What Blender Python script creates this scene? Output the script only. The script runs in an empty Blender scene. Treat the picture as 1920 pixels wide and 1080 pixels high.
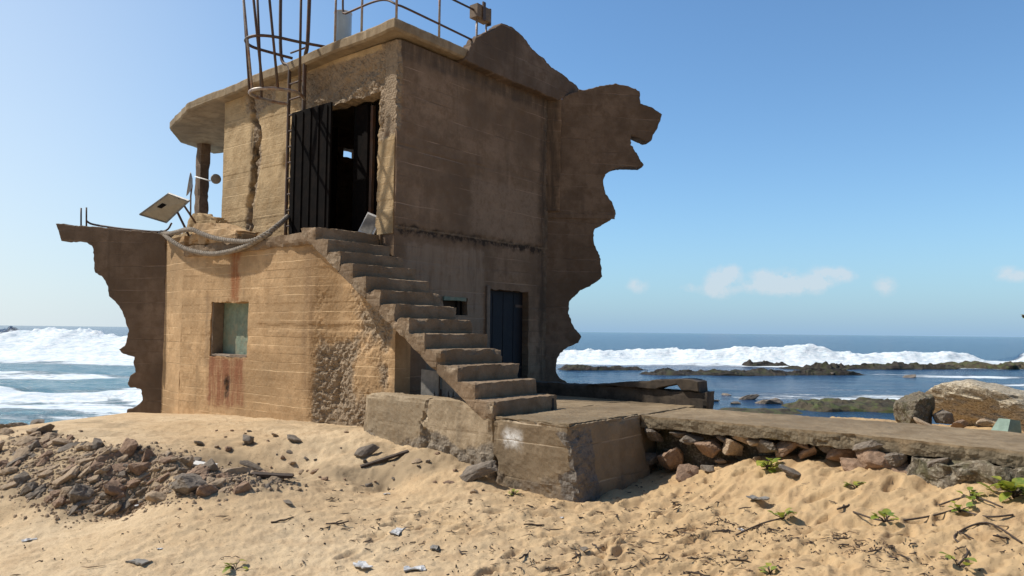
import bpy, bmesh, math, random
import numpy as np
from mathutils import Vector, Matrix, Euler

C = bpy.context.scene
COL = C.collection
R = math.radians

# ------------------------------------------------------------------ camera
FPX = 1432.0                                   # focal length in photo pixels (1920 wide)
g = np.array([.011458, -1, 81 / FPX]); g /= np.linalg.norm(g)
_fw = np.array([0, 0, 1.])
gy = _fw - g * (_fw @ g); gy /= np.linalg.norm(gy)
gx = np.cross(gy, g)
def cam2w(k): return np.array([k @ gx, k @ gy, k @ g])
cam_d = bpy.data.cameras.new('camera'); cam = bpy.data.objects.new('camera', cam_d); COL.objects.link(cam)
rx, uy, bz = cam2w(np.array([1., 0, 0])), cam2w(np.array([0, -1., 0])), cam2w(np.array([0, 0, -1.]))
cam.matrix_world = Matrix(((rx[0], uy[0], bz[0], 0), (rx[1], uy[1], bz[1], 0), (rx[2], uy[2], bz[2], 0), (0, 0, 0, 1)))
cam_d.sensor_width = 36; cam_d.lens = 36 * FPX / 1920
cam_d.clip_start = .05; cam_d.clip_end = 100000
C.camera = cam

# ------------------------------------------------------------------ light, sky, exposure
AZ, EL = 11.0, 50.0                            # sun: degrees in front of due left, and elevation
sd = Vector((-math.cos(R(AZ)) * math.cos(R(EL)), math.sin(R(AZ)) * math.cos(R(EL)), math.sin(R(EL))))
sun_d = bpy.data.lights.new('sun', 'SUN'); sun = bpy.data.objects.new('sun', sun_d); COL.objects.link(sun)
sun_d.energy = 4.8; sun_d.angle = R(.53); sun_d.color = (1, .93, .82)
sun.rotation_euler = sd.to_track_quat('Z', 'Y').to_euler(); sun.location = (-30, 5, 30)
wd = bpy.data.worlds.new('World'); C.world = wd; wd.use_nodes = True
wn = wd.node_tree.nodes; wl = wd.node_tree.links
wn.clear()
sky = wn.new('ShaderNodeTexSky'); sky.sky_type = 'NISHITA'; sky.sun_disc = False
sky.sun_elevation = R(EL); sky.sun_rotation = math.atan2(sd.x, sd.y)
sky.altitude = 0; sky.air_density = 1.0; sky.dust_density = .45; sky.ozone_density = 2.2
bg = wn.new('ShaderNodeBackground'); wo = wn.new('ShaderNodeOutputWorld')
bg.inputs['Strength'].default_value = .085
BGS = .085
SKY_HSV = wn.new('ShaderNodeHueSaturation'); SKY_HSV.inputs['Saturation'].default_value = 1.0
wl.new(sky.outputs[0], SKY_HSV.inputs['Color'])
def wmix(f, a, b, mode='MIX'):
    n = wn.new('ShaderNodeMix'); n.data_type = 'RGBA'; n.blend_type = mode
    for k, v in (('Factor', f), ('A', a), ('B', b)):
        if isinstance(v, bpy.types.NodeSocket): wl.new(v, n.inputs[k])
        else: n.inputs[k].default_value = v if k == 'Factor' else (*v, 1)
    return n.outputs['Result']
def wramp(v, a, b):
    n = wn.new('ShaderNodeMapRange'); n.interpolation_type = 'SMOOTHSTEP'; wl.new(v, n.inputs['Value'])
    n.inputs['From Min'].default_value = a; n.inputs['From Max'].default_value = b; return n.outputs[0]
# small fair-weather clouds low over the horizon, to the right
tc = wn.new('ShaderNodeTexCoord')
sep = wn.new('ShaderNodeSeparateXYZ'); wl.new(tc.outputs['Generated'], sep.inputs[0])
def wm(op, a, b=None, c=None):
    n = wn.new('ShaderNodeMath'); n.operation = op
    for i, v in enumerate((a, b, c)):
        if v is None: continue
        if isinstance(v, (int, float)): n.inputs[i].default_value = v
        else: wl.new(v, n.inputs[i])
    return n.outputs[0]
azi = wm('ARCTAN2', sep.outputs['X'], sep.outputs['Y'])
elv = wm('ARCSINE', sep.outputs['Z'])
# sea haze: pale toward the sun side, blue away from it; the sky behind the viewer is dimmed to cut fill on shaded walls
ecl = wm('MAXIMUM', elv, 0.0)
tint = wmix(1.0, SKY_HSV.outputs[0], (1.30, 1.70, 1.93), 'MULTIPLY')
back = wramp(sep.outputs['Y'], -.7, .25)
tint = wmix(1.0, tint, wmix(back, (.42, .40, .38), (1, 1, 1)), 'MULTIPLY')
lef = wm('MULTIPLY', wramp(azi, R(6), R(-40)), wramp(azi, R(-150), R(-100)))
hz_f = wm('ADD', wm('MULTIPLY', wm('MULTIPLY', wm('POWER', 2.718, wm('MULTIPLY', ecl, -1 / .62)), .88), lef),
          wm('MULTIPLY', wm('MULTIPLY', wm('POWER', 2.718, wm('MULTIPLY', ecl, -1 / .085)), .95), wm('SUBTRACT', 1.0, lef)))
hz_c = wmix(lef, tuple(c / BGS for c in (.31, .49, .70)), tuple(c / BGS for c in (.75, .825, .87)))
hz_c = wmix(1.0, hz_c, wmix(back, (.45, .45, .45), (1, 1, 1)), 'MULTIPLY')
SKYC = wmix(hz_f, tint, hz_c)
cmb = wn.new('ShaderNodeCombineXYZ'); wl.new(azi, cmb.inputs[0]); wl.new(elv, cmb.inputs[1])
nz = wn.new('ShaderNodeTexNoise'); nz.inputs['Scale'].default_value = 62; nz.inputs['Detail'].default_value = 7
nz.inputs['Roughness'].default_value = .62
wl.new(cmb.outputs[0], nz.inputs['Vector'])
tot = None
for (px, py, rx_, ry_, amp) in ((1350, 528, 22, 24, .95), (1372, 512, 18, 14, .8), (1338, 546, 20, 12, .6), (1430, 515, 20, 12, .55), (1445, 535, 34, 16, .8), (1478, 528, 20, 20, .85), (1500, 540, 24, 10, .5), (1535, 526, 20, 20, .8), (1562, 512, 26, 12, .6), (1590, 518, 20, 9, .4),
                                (1400, 540, 45, 9, .28), (1510, 530, 70, 9, .22), (1195, 535, 20, 15, .6), (1292, 540, 16, 9, .45), (1660, 535, 17, 17, .65), (1890, 513, 20, 11, .7), (1915, 518, 16, 8, .5)):
    d_ = cam2w(np.array([px - 960, py - 540, FPX])); d_ /= np.linalg.norm(d_)
    a0, e0 = math.atan2(d_[0], d_[1]), math.asin(d_[2])
    dx = wm('DIVIDE', wm('SUBTRACT', azi, a0), rx_ / FPX)
    dy = wm('DIVIDE', wm('SUBTRACT', elv, e0), ry_ / FPX)
    q = wm('ADD', wm('MULTIPLY', dx, dx), wm('MULTIPLY', dy, dy))
    s = wm('MULTIPLY', wm('POWER', 2.718, wm('MULTIPLY', q, -1.0)), amp)
    tot = s if tot is None else wm('ADD', tot, s)
dens = wm('MULTIPLY', wm('SUBTRACT', wm('MULTIPLY', tot, wm('ADD', wm('MULTIPLY', wm('SUBTRACT', nz.outputs[0], .5), 3.6), 1.0)), .13), .95)
dn = wn.new('ShaderNodeClamp'); wl.new(dens, dn.inputs[0]); dn.inputs['Max'].default_value = .55
mxw = wn.new('ShaderNodeMix'); mxw.data_type = 'RGBA'
wl.new(dn.outputs[0], mxw.inputs['Factor']); wl.new(SKYC, mxw.inputs['A'])
mxw.inputs['B'].default_value = (8.6, 8.9, 9.4, 1)
wl.new(mxw.outputs['Result'], bg.inputs['Color']); wl.new(bg.outputs[0], wo.inputs[0])
C.view_settings.view_transform = 'Standard'; C.view_settings.look = 'None'
C.view_settings.exposure = 0; C.view_settings.gamma = 1
C.render.engine = 'CYCLES'
C.cycles.max_bounces = 6; C.cycles.diffuse_bounces = 3; C.cycles.glossy_bounces = 3

# ------------------------------------------------------------------ the site frame: u along the side wall, v along the sunny wall
TH = R(38.95); DEP = 8.85
Uv = np.array([math.sin(TH), math.cos(TH), 0]); Vv = np.array([-math.cos(TH), math.sin(TH), 0])
def ray(px, py): return cam2w(np.array([px - 960, py - 540, FPX]))
_r = ray(925, 783); S0 = np.array([_r[0] / _r[1] * DEP, DEP, 0])
ZP = -.994                                     # landing platform level (eye level is 0)
SITE = Matrix.Translation(Vector((S0[0], S0[1], 0))) @ Matrix.Rotation(math.pi / 2 - TH, 4, 'Z')
def uvz(u, v, z): return S0 + Uv * u + Vv * v + np.array([0, 0, z])
def loc(p): q = np.asarray(p) - S0; return (float(q @ Uv), float(q @ Vv), float(p[2]))
def hit(px, py, n, p0):
    r = ray(px, py); n = np.asarray(n); return r * ((n @ np.asarray(p0)) / (n @ r))

# ------------------------------------------------------------------ noise (numpy value noise)
def _h(i, j, k, seed):
    x = (i * 374761393 + j * 668265263 + k * 2147483647 + seed * 974634777) & 0xffffffff
    x = ((x ^ (x >> 13)) * 1274126177) & 0xffffffff
    x = (x ^ (x >> 16)) & 0xffffffff
    return x / 4294967295.0
def vn(p, seed=0):
    p = np.asarray(p, float); f = np.floor(p).astype(np.int64); t = p - f; t = t * t * t * (t * (t * 6 - 15) + 10)
    o = 0
    for a in (0, 1):
        for b in (0, 1):
            for c in (0, 1):
                w = (t[:, 0] if a else 1 - t[:, 0]) * (t[:, 1] if b else 1 - t[:, 1]) * (t[:, 2] if c else 1 - t[:, 2])
                o = o + w * _h(f[:, 0] + a, f[:, 1] + b, f[:, 2] + c, seed)
    return o * 2 - 1
def fbm(p, oct=4, seed=0, gain=.5):
    p = np.asarray(p, float); s = 0; a = 1; n = 0
    for i in range(oct):
        s = s + a * vn(p, seed + i * 17); n += a; a *= gain; p = p * 2.03 + 11.7
    return s / n
def sstep(a, b, x):
    t = np.clip((x - a) / (b - a), 0, 1); return t * t * (3 - 2 * t)

# ------------------------------------------------------------------ mesh helpers
def link(o, parent=None):
    COL.objects.link(o)
    if parent is not None: o.parent = parent
    return o
def mesh_obj(name, verts, faces, mat, parent=None, smooth=False, attrs=None):
    me = bpy.data.meshes.new(name)
    me.from_pydata([tuple(map(float, v)) for v in verts], [], [tuple(int(i) for i in f) for f in faces])
    me.update()
    if smooth: me.polygons.foreach_set('use_smooth', [True] * len(me.polygons))
    for k, a in (attrs or {}).items():
        at = me.attributes.new(k, 'FLOAT', 'POINT'); at.data.foreach_set('value', np.asarray(a, np.float32))
    if mat: me.materials.append(mat)
    return link(bpy.data.objects.new(name, me), parent)
def tag(o, label=None, cat=None, group=None, kind=None):
    if label: o['label'] = label
    if cat: o['category'] = cat
    if group: o['group'] = group
    if kind: o['kind'] = kind
    return o
def empty(name, m=None):
    o = bpy.data.objects.new(name, None); o.empty_display_size = .2
    COL.objects.link(o)
    if m is not None: o.matrix_world = m
    return o
class MB:
    def __init__(s): s.v = []; s.f = []
    def add(s, v, f):
        n = len(s.v); s.v += [tuple(map(float, x)) for x in v]; s.f += [tuple(i + n for i in q) for q in f]
    def box(s, a, b, m=None):
        (x0, y0, z0), (x1, y1, z1) = a, b
        v = [(x, y, z) for z in (z0, z1) for (x, y) in ((x0, y0), (x1, y0), (x1, y1), (x0, y1))]
        if m is not None: v = [tuple(m @ Vector(q)) for q in v]
        s.add(v, [(3, 2, 1, 0), (4, 5, 6, 7), (0, 1, 5, 4), (1, 2, 6, 5), (2, 3, 7, 6), (3, 0, 4, 7)])
    def tube(s, pts, r, n=8, caps=True):
        pts = [np.asarray(p, float) for p in pts]; rs = r if isinstance(r, (list, tuple, np.ndarray)) else [r] * len(pts)
        ref = None; rings = []
        for i, p in enumerate(pts):
            t = pts[min(i + 1, len(pts) - 1)] - pts[max(i - 1, 0)]; t /= np.linalg.norm(t) + 1e-12
            if ref is None: ref = np.array([0, 0, 1.]) if abs(t[2]) < .9 else np.array([1., 0, 0])
            a = ref - t * (ref @ t)
            if np.linalg.norm(a) < 1e-5: a = np.cross(t, [0.3, .5, .8])
            a /= np.linalg.norm(a); b = np.cross(t, a); ref = a
            rings.append([p + rs[i] * (a * math.cos(2 * math.pi * k / n) + b * math.sin(2 * math.pi * k / n)) for k in range(n)])
        v = [q for rg in rings for q in rg]; f = []
        for i in range(len(rings) - 1):
            for k in range(n):
                f.append((i * n + k, i * n + (k + 1) % n, (i + 1) * n + (k + 1) % n, (i + 1) * n + k))
        if caps:
            f.append(tuple(range(n - 1, -1, -1))); f.append(tuple((len(rings) - 1) * n + k for k in range(n)))
        s.add(v, f)
    def build(s, name, mat, parent=None, smooth=False): return mesh_obj(name, s.v, s.f, mat, parent, smooth)
def smooth_path(pts, n=8):
    pts = [np.asarray(p, float) for p in pts]; o = []
    for i in range(len(pts) - 1):
        p0, p1, p2, p3 = pts[max(i - 1, 0)], pts[i], pts[i + 1], pts[min(i + 2, len(pts) - 1)]
        for k in range(n):
            t = k / n
            o.append(.5 * ((2 * p1) + (-p0 + p2) * t + (2 * p0 - 5 * p1 + 4 * p2 - p3) * t * t + (-p0 + 3 * p1 - 3 * p2 + p3) * t ** 3))
    o.append(pts[-1]); return o
def box_grid(a, b, res):
    """surface of a box split into cells about res wide: verts, faces, signed distance to the nearest edge"""
    a = np.array(a, float); b = np.array(b, float); n = np.maximum(1, np.round((b - a) / res).astype(int))
    idx = {}; V = []; F = []
    def vid(i, j, k):
        q = (i, j, k)
        if q not in idx: idx[q] = len(V); V.append(a + (b - a) * np.array([i / n[0], j / n[1], k / n[2]]))
        return idx[q]
    for i in range(n[0]):
        for j in range(n[1]):
            F.append([vid(i, j, 0), vid(i, j + 1, 0), vid(i + 1, j + 1, 0), vid(i + 1, j, 0)])
            F.append([vid(i, j, n[2]), vid(i + 1, j, n[2]), vid(i + 1, j + 1, n[2]), vid(i, j + 1, n[2])])
    for i in range(n[0]):
        for k in range(n[2]):
            F.append([vid(i, 0, k), vid(i + 1, 0, k), vid(i + 1, 0, k + 1), vid(i, 0, k + 1)])
            F.append([vid(i, n[1], k), vid(i, n[1], k + 1), vid(i + 1, n[1], k + 1), vid(i + 1, n[1], k)])
    for j in range(n[1]):
        for k in range(n[2]):
            F.append([vid(0, j, k), vid(0, j, k + 1), vid(0, j + 1, k + 1), vid(0, j + 1, k)])
            F.append([vid(n[0], j, k), vid(n[0], j + 1, k), vid(n[0], j + 1, k + 1), vid(n[0], j, k + 1)])
    V = np.array(V)
    dd = np.sort(np.minimum(V - a, b - V), axis=1)          # two smallest = distance to an edge
    return V, F, dd[:, 1], a, b
def rough_box(name, a, b, res, mat, parent, amp=.012, freq=5, chip=.03, seed=0, deform=None, spall=None, grain=.004):
    V, F, ed, a, b = box_grid(a, b, res)
    c = (a + b) / 2
    out = V.copy()
    for k in range(3): out[:, k] += amp * fbm(V * freq, 4, seed + 31 * k) + grain * vn(V * 45, seed + 7 * k)
    # broken arrises: pull in near edges
    w = np.exp(-(ed / .045) ** 2) * chip * np.clip(.25 + 1.3 * fbm(V * 4.5, 4, seed + 99), 0, 1)
    dirn = np.sign(c - V) * (np.minimum(V - a, b - V) < .08)
    out += dirn * w[:, None]
    sp = np.zeros(len(V))
    if spall is not None:
        sp = spall(V)
        for k in range(3): out[:, k] += sp * (.028 * fbm(V * 16, 3, seed + 5 * k) + .03 * fbm(V * 6, 3, seed + 3 + k))
    if deform is not None: out = deform(out)
    return mesh_obj(name, out, F, mat, parent, False, {'spall': sp})
def panel(name, axis, at_, s0, s1, z0, z1, thick, res, mat, parent, holes=(), disp=None, spall=None, seed=0, amp=.006, flip=1, chip=.02):
    """wall whose outer face lies at (axis 'u' or 'v') = at_, facing the negative side; s runs along the other axis"""
    def cuts(lo, hi, extra):
        e = sorted({lo, hi} | {x for x in extra if lo < x < hi}); o = [lo]
        for p, q in zip(e[:-1], e[1:]):
            n = max(1, int(round((q - p) / res))); o += [p + (q - p) * i / n for i in range(1, n + 1)]
        return np.array(o)
    ss = cuts(s0, s1, [h[0] for h in holes] + [h[1] for h in holes]); zz = cuts(z0, z1, [h[2] for h in holes] + [h[3] for h in holes])
    ns, nz_ = len(ss), len(zz)
    SS, ZZ = np.meshgrid(ss, zz, indexing='ij'); s = SS.ravel(); z = ZZ.ravel()
    pt = np.stack([np.full_like(s, at_), s, z], 1) if axis == 'u' else np.stack([s, np.full_like(s, at_), z], 1)
    d = amp * fbm(pt * 3, 4, seed) + .0025 * vn(pt * 38, seed + 2)
    # board marks: each lift a hair proud of the next
    row = np.floor(z / .135); d += .007 * _h(row.astype(np.int64), np.zeros(len(row), np.int64), np.zeros(len(row), np.int64), seed + 5)
    sp = np.zeros(len(s))
    if spall is not None:
        sp = spall(s, z); d += sp * (.048 * fbm(pt * 19, 3, seed + 8, .65) + .02 * fbm(pt * 7, 3, seed + 9) + .03)
    if disp is not None: d += disp(s, z)
    # ragged hole edges
    ds = np.zeros(len(s)); dz = np.zeros(len(s))
    for h in holes:
        near = np.exp(-(np.minimum(np.abs(s - h[0]), np.abs(s - h[1])) / .05) ** 2) * ((z > h[2] - .05) & (z < h[3] + .05))
        near2 = np.exp(-(np.minimum(np.abs(z - h[2]), np.abs(z - h[3])) / .05) ** 2) * ((s > h[0] - .05) & (s < h[1] + .05))
        ds += near * chip * fbm(pt * 7, 3, seed + 21); dz += near2 * chip * 1.4 * fbm(pt * 7, 3, seed + 25)
        d += np.maximum(near, near2) * chip * .8 * np.clip(fbm(pt * 9, 3, seed + 28), 0, 1)
    s = s + ds; z = z + dz
    if axis == 'u': f = np.stack([at_ + d * flip, s, z], 1); bk = np.stack([np.full_like(s, at_ + thick * flip), s, z], 1)
    else: f = np.stack([s, at_ + d * flip, z], 1); bk = np.stack([s, np.full_like(s, at_ + thick * flip), z], 1)
    V = np.concatenate([f, bk]); N = ns * nz_
    def solid(i, j):
        if i < 0 or j < 0 or i >= ns - 1 or j >= nz_ - 1: return False
        cs, cz = (ss[i] + ss[i + 1]) / 2, (zz[j] + zz[j + 1]) / 2
        return not any(h[0] < cs < h[1] and h[2] < cz < h[3] for h in holes)
    F = []
    for i in range(ns - 1):
        for j in range(nz_ - 1):
            if not solid(i, j): continue
            A, B, Cc, D = i * nz_ + j, (i + 1) * nz_ + j, (i + 1) * nz_ + j + 1, i * nz_ + j + 1
            F.append((A, B, Cc, D)); F.append((A + N, D + N, Cc + N, B + N))
            if not solid(i - 1, j): F.append((A, D, D + N, A + N))
            if not solid(i + 1, j): F.append((B, B + N, Cc + N, Cc))
            if not solid(i, j - 1): F.append((A, A + N, B + N, B))
            if not solid(i, j + 1): F.append((D, Cc, Cc + N, D + N))
    return mesh_obj(name, V, F, mat, parent, False, {'spall': np.concatenate([sp, sp])})
def prism(name, pts, n, thick, mat, parent, jag=.012, seed=0, step=.05, bevel=.02):
    """closed outline (3-d points in one plane) given thickness along n; edges are broken up a little"""
    P = [np.asarray(p, float) for p in pts]; n = np.asarray(n, float); n /= np.linalg.norm(n)
    o = []
    for i, p in enumerate(P):
        q = P[(i + 1) % len(P)]; k = max(1, int(np.linalg.norm(q - p) / step))
        o += [p + (q - p) * t / k for t in range(k)]
    o = np.array(o)
    o2 = o.copy()
    for k in range(3): o2[:, k] += jag * (fbm(o * 7, 4, seed + k * 5, .65) + .35 * fbm(o * 24, 2, seed + k * 3))
    o2 -= np.outer((o2 - o) @ n, n)
    bm = bmesh.new()
    vs = [bm.verts.new(p) for p in o2]
    f = bm.faces.new(vs)
    r = bmesh.ops.extrude_face_region(bm, geom=[f])
    bmesh.ops.translate(bm, vec=Vector(n * thick), verts=[x for x in r['geom'] if isinstance(x, bmesh.types.BMVert)])
    bmesh.ops.recalc_face_normals(bm, faces=bm.faces)
    if bevel:
        ed = [e for e in bm.edges if len(e.link_faces) == 2 and any(len(x.verts) > 8 for x in e.link_faces)]
        bmesh.ops.bevel(bm, geom=ed, offset=bevel, segments=1, affect='EDGES')
    bmesh.ops.triangulate(bm, faces=[x for x in bm.faces if len(x.verts) > 4])
    me = bpy.data.meshes.new(name); bm.to_mesh(me); bm.free(); me.materials.append(mat)
    return link(bpy.data.objects.new(name, me), parent)

# ------------------------------------------------------------------ materials
class NT:
    def __init__(s, name):
        s.m = bpy.data.materials.new(name); s.m.use_nodes = True; s.t = s.m.node_tree; s.t.nodes.clear()
        s.out = s.t.nodes.new('ShaderNodeOutputMaterial'); s.b = s.t.nodes.new('ShaderNodeBsdfPrincipled')
        s.t.links.new(s.b.outputs[0], s.out.inputs[0]); s.co = s.t.nodes.new('ShaderNodeTexCoord')
        s.sx = None
    def set(s, k, v):
        if k in s.b.inputs:
            if hasattr(v, 'is_linked') or isinstance(v, bpy.types.NodeSocket): s.t.links.new(v, s.b.inputs[k])
            else: s.b.inputs[k].default_value = v
    def put(s, sock, v):
        if isinstance(v, bpy.types.NodeSocket): s.t.links.new(v, sock)
        else: sock.default_value = v
    def m_(s, op, a, b=0., c=0., clamp=False):
        n = s.t.nodes.new('ShaderNodeMath'); n.operation = op; n.use_clamp = clamp
        for i, v in enumerate((a, b, c)): s.put(n.inputs[i], v)
        return n.outputs[0]
    def vec(s, sc, src='Object'):
        n = s.t.nodes.new('ShaderNodeMapping'); s.t.links.new(s.co.outputs[src], n.inputs[0]); n.inputs['Scale'].default_value = sc; return n.outputs[0]
    def noise(s, scale, detail=5, rough=.55, sc=(1, 1, 1), src='Object', dist=0.):
        n = s.t.nodes.new('ShaderNodeTexNoise'); s.t.links.new(s.vec(sc, src), n.inputs['Vector'])
        n.inputs['Scale'].default_value = scale; n.inputs['Detail'].default_value = detail; n.inputs['Roughness'].default_value = rough
        n.inputs['Distortion'].default_value = dist
        return n.outputs[0]
    def vor(s, scale, feature='F1', sc=(1, 1, 1), out=0):
        n = s.t.nodes.new('ShaderNodeTexVoronoi'); s.t.links.new(s.vec(sc), n.inputs['Vector']); n.feature = feature
        n.inputs['Scale'].default_value = scale; return n.outputs[out]
    def ramp(s, f, a, b):                        # smooth map a..b -> 0..1
        n = s.t.nodes.new('ShaderNodeMapRange'); n.interpolation_type = 'SMOOTHSTEP'
        s.put(n.inputs['Value'], f); n.inputs['From Min'].default_value = a; n.inputs['From Max'].default_value = b; return n.outputs[0]
    def mix(s, f, a, b, mode='MIX'):
        n = s.t.nodes.new('ShaderNodeMix'); n.data_type = 'RGBA'; n.blend_type = mode
        s.put(n.inputs['Factor'], f)
        for k, v in (('A', a), ('B', b)):
            s.put(n.inputs[k], v if isinstance(v, bpy.types.NodeSocket) else (*v, 1) if len(v) == 3 else v)
        return n.outputs['Result']
    def attr(s, name):
        n = s.t.nodes.new('ShaderNodeAttribute'); n.attribute_name = name; return n.outputs['Fac']
    def xyz(s, i):
        if s.sx is None: s.sx = s.t.nodes.new('ShaderNodeSeparateXYZ'); s.t.links.new(s.co.outputs['Object'], s.sx.inputs[0])
        return s.sx.outputs[i]
    def bump(s, h, strength=.5, dist=.02):
        n = s.t.nodes.new('ShaderNodeBump'); s.t.links.new(h, n.inputs['Height']); n.inputs['Strength'].default_value = strength; n.inputs['Distance'].default_value = dist
        s.t.links.new(n.outputs[0], s.b.inputs['Normal'])
def mul(c, k): return tuple(min(1, x * k) for x in c)

def concrete(name, base, var=.35, board=.135, board_amt=.35, grey=0., stains_and_shade=(), salt=.25, spall_col=(.25, .19, .13), rough=.92, streak=.5):
    t = NT(name)
    big = t.noise(.9, 6, .6); med = t.noise(5, 6, .65); fine = t.noise(60, 4, .7); grit = t.noise(190, 2, .6)
    c = t.mix(t.ramp(big, .3, .7), mul(base, 1 - var), mul(base, 1 + var * .55))
    c = t.mix(t.m_('MULTIPLY', t.ramp(med, .40, .68), .75), c, mul((base[0], base[1] * .92, base[2] * .82), .64))
    c = t.mix(t.m_('MULTIPLY', t.ramp(t.noise(2.4, 7, .7), .52, .70), .5), c, mul((base[0] * .8, base[1] * .8, base[2] * .82), .6))
    # water streaks running down
    st = t.noise(3.2, 5, .6, (1, 1, .09))
    c = t.mix(t.m_('MULTIPLY', t.ramp(st, .52, .74), streak), c, mul((base[0] * .9, base[1] * .9, base[2] * .92), .5))
    # board lines: pale salt seams with dark gaps
    z = t.m_('ADD', t.xyz(2), t.m_('MULTIPLY', t.m_('SUBTRACT', t.noise(1.3, 2), .5), .05))
    fr = t.m_('FRACT', t.m_('DIVIDE', z, board)); edge = t.m_('ABSOLUTE', t.m_('SUBTRACT', fr, .5))
    ln = t.ramp(edge, .44, .495)
    brk = t.ramp(t.noise(2.2, 4, .6, (.32, .32, 3)), .42, .62)
    dark_or_pale = t.ramp(t.noise(1.1, 2, .5, (1, 1, 6)), .42, .58)
    lc = t.mix(dark_or_pale, mul(base, .55), mul((base[0], base[1] * 1.04, base[2] * 1.12), 1.7))
    c = t.mix(t.m_('MULTIPLY', t.m_('MULTIPLY', ln, brk), board_amt * 2.0, clamp=True), c, lc)
    # every lift of boards a slightly different tone
    wn_ = t.t.nodes.new('ShaderNodeTexWhiteNoise'); wn_.noise_dimensions = '1D'; t.t.links.new(t.m_('FLOOR', t.m_('DIVIDE', z, board)), wn_.inputs['W'])
    c = t.mix(t.m_('MULTIPLY', wn_.outputs[0], .28 * board_amt * 2, clamp=True), c, mul(base, .68))
    if salt: c = t.mix(t.m_('MULTIPLY', t.ramp(t.noise(9, 6, .75), .6, .78), salt), c, mul((base[0], base[1] * 1.08, base[2] * 1.25), 1.5))
    # pinholes and grit
    pin = t.ramp(t.vor(34), .0, .16)
    c = t.mix(t.m_('MULTIPLY', t.m_('SUBTRACT', 1., pin), .45), c, mul(base, .3))
    c = t.mix(t.m_('MULTIPLY', t.ramp(fine, .35, .75), .35), c, mul(base, .62))
    # hand-sized stains (rust, salt, paint, seams, dark streaks; hole and crack shade painted in) in given boxes: (axis, s0, s1, z0, z1, colour, amount, streaky)
    for (ax, s0, s1, z0, z1, col, amt, stk) in stains_and_shade:
        s_ = t.m_('ADD', t.xyz(1 if ax == 'u' else 0), t.m_('MULTIPLY', t.m_('SUBTRACT', t.noise(6, 5), .5), .30))
        z_ = t.m_('ADD', t.xyz(2), t.m_('MULTIPLY', t.m_('SUBTRACT', t.noise(7, 4), .5), .25))
        e = .09
        m = t.m_('MULTIPLY', t.m_('MULTIPLY', t.ramp(s_, s0 - e, s0 + e), t.ramp(s_, s1 + e, s1 - e)), t.m_('MULTIPLY', t.ramp(z_, z0 - e, z0 + e), t.ramp(z_, z1 + e * .6, z1 - e * .6)))
        nn = t.noise(9 if stk else 14, 5, .65, (1, 1, .12 if stk else 1))
        m = t.m_('MULTIPLY', m, t.m_('MULTIPLY', t.ramp(nn, .24, .60), amt))
        c = t.mix(m, c, col)
    sp = t.attr('spall')
    agg = t.vor(30, out=1); aggd = t.vor(30)
    ac = t.mix(t.m_('MULTIPLY', t.ramp(med, .35, .7), .8), mul(spall_col, 1.25), mul(spall_col, .7))
    sn = t.t.nodes.new('ShaderNodeSeparateColor'); t.t.links.new(agg, sn.inputs[0])
    ac = t.mix(t.m_('MULTIPLY', sn.outputs[0], .5), ac, mul(spall_col, 1.75))
    c = t.mix(t.ramp(t.m_('ADD', sp, t.m_('MULTIPLY', t.m_('SUBTRACT', med, .5), .5)), .25, .6), c, ac)
    t.set('Base Color', c); t.set('Roughness', rough); t.set('Specular IOR Level', .2)
    h = t.m_('ADD', t.m_('ADD', t.m_('MULTIPLY', med, .9), t.m_('MULTIPLY', fine, .35)), t.m_('MULTIPLY', grit, .18))
    h = t.m_('SUBTRACT', h, t.m_('MULTIPLY', t.m_('MULTIPLY', ln, brk), .45))
    h = t.m_('ADD', h, t.m_('MULTIPLY', t.m_('MULTIPLY', sp, t.m_('SUBTRACT', 1., aggd)), .9))
    t.bump(h, .55, .022)
    return t.m
def stone(name, base, dark, speck=0., bumps=.6, sc=1., moss=None):
    t = NT(name)
    a = t.noise(3.2 * sc, 6, .65); b = t.noise(17 * sc, 5, .7); f_ = t.noise(80 * sc, 3, .7)
    c = t.mix(t.ramp(a, .33, .68), dark, base)
    c = t.mix(t.m_('MULTIPLY', t.ramp(b, .45, .72), .6), c, mul(base, 1.35))
    c = t.mix(t.m_('MULTIPLY', t.ramp(f_, .4, .75), .4), c, mul(dark, .7))
    if speck:
        v = t.vor(46 * sc, out=1); sn = t.t.nodes.new('ShaderNodeSeparateColor'); t.t.links.new(v, sn.inputs[0])
        c = t.mix(t.m_('MULTIPLY', t.ramp(sn.outputs[0], .45, .9), speck), c, (.62, .55, .43))
        c = t.mix(t.m_('MULTIPLY', t.ramp(sn.outputs[1], .6, .95), speck), c, (.16, .13, .1))
    if moss: c = t.mix(t.m_('MULTIPLY', t.ramp(t.noise(4 * sc, 5, .7), .45, .65), .8), c, moss)
    t.set('Base Color', c); t.set('Roughness', .9); t.set('Specular IOR Level', .25)
    t.bump(t.m_('ADD', b, t.m_('MULTIPLY', f_, .5)), bumps, .03)
    return t.m
def plain(name, col, rough=.6, metal=0., var=.25, rust=None, rust_amt=.5, sc=1.):
    t = NT(name)
    n = t.noise(7 * sc, 6, .65); n2 = t.noise(40 * sc, 4, .6)
    c = t.mix(t.ramp(n, .35, .7), mul(col, 1 - var), mul(col, 1 + var * .4))
    c = t.mix(t.m_('MULTIPLY', n2, .3), c, mul(col, .6))
    if rust: c = t.mix(t.m_('MULTIPLY', t.ramp(t.noise(5 * sc, 6, .7), .45, .62), rust_amt), c, rust)
    t.set('Base Color', c); t.set('Roughness', rough); t.set('Metallic', metal); t.bump(n2, .25, .01)
    return t.m

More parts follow.
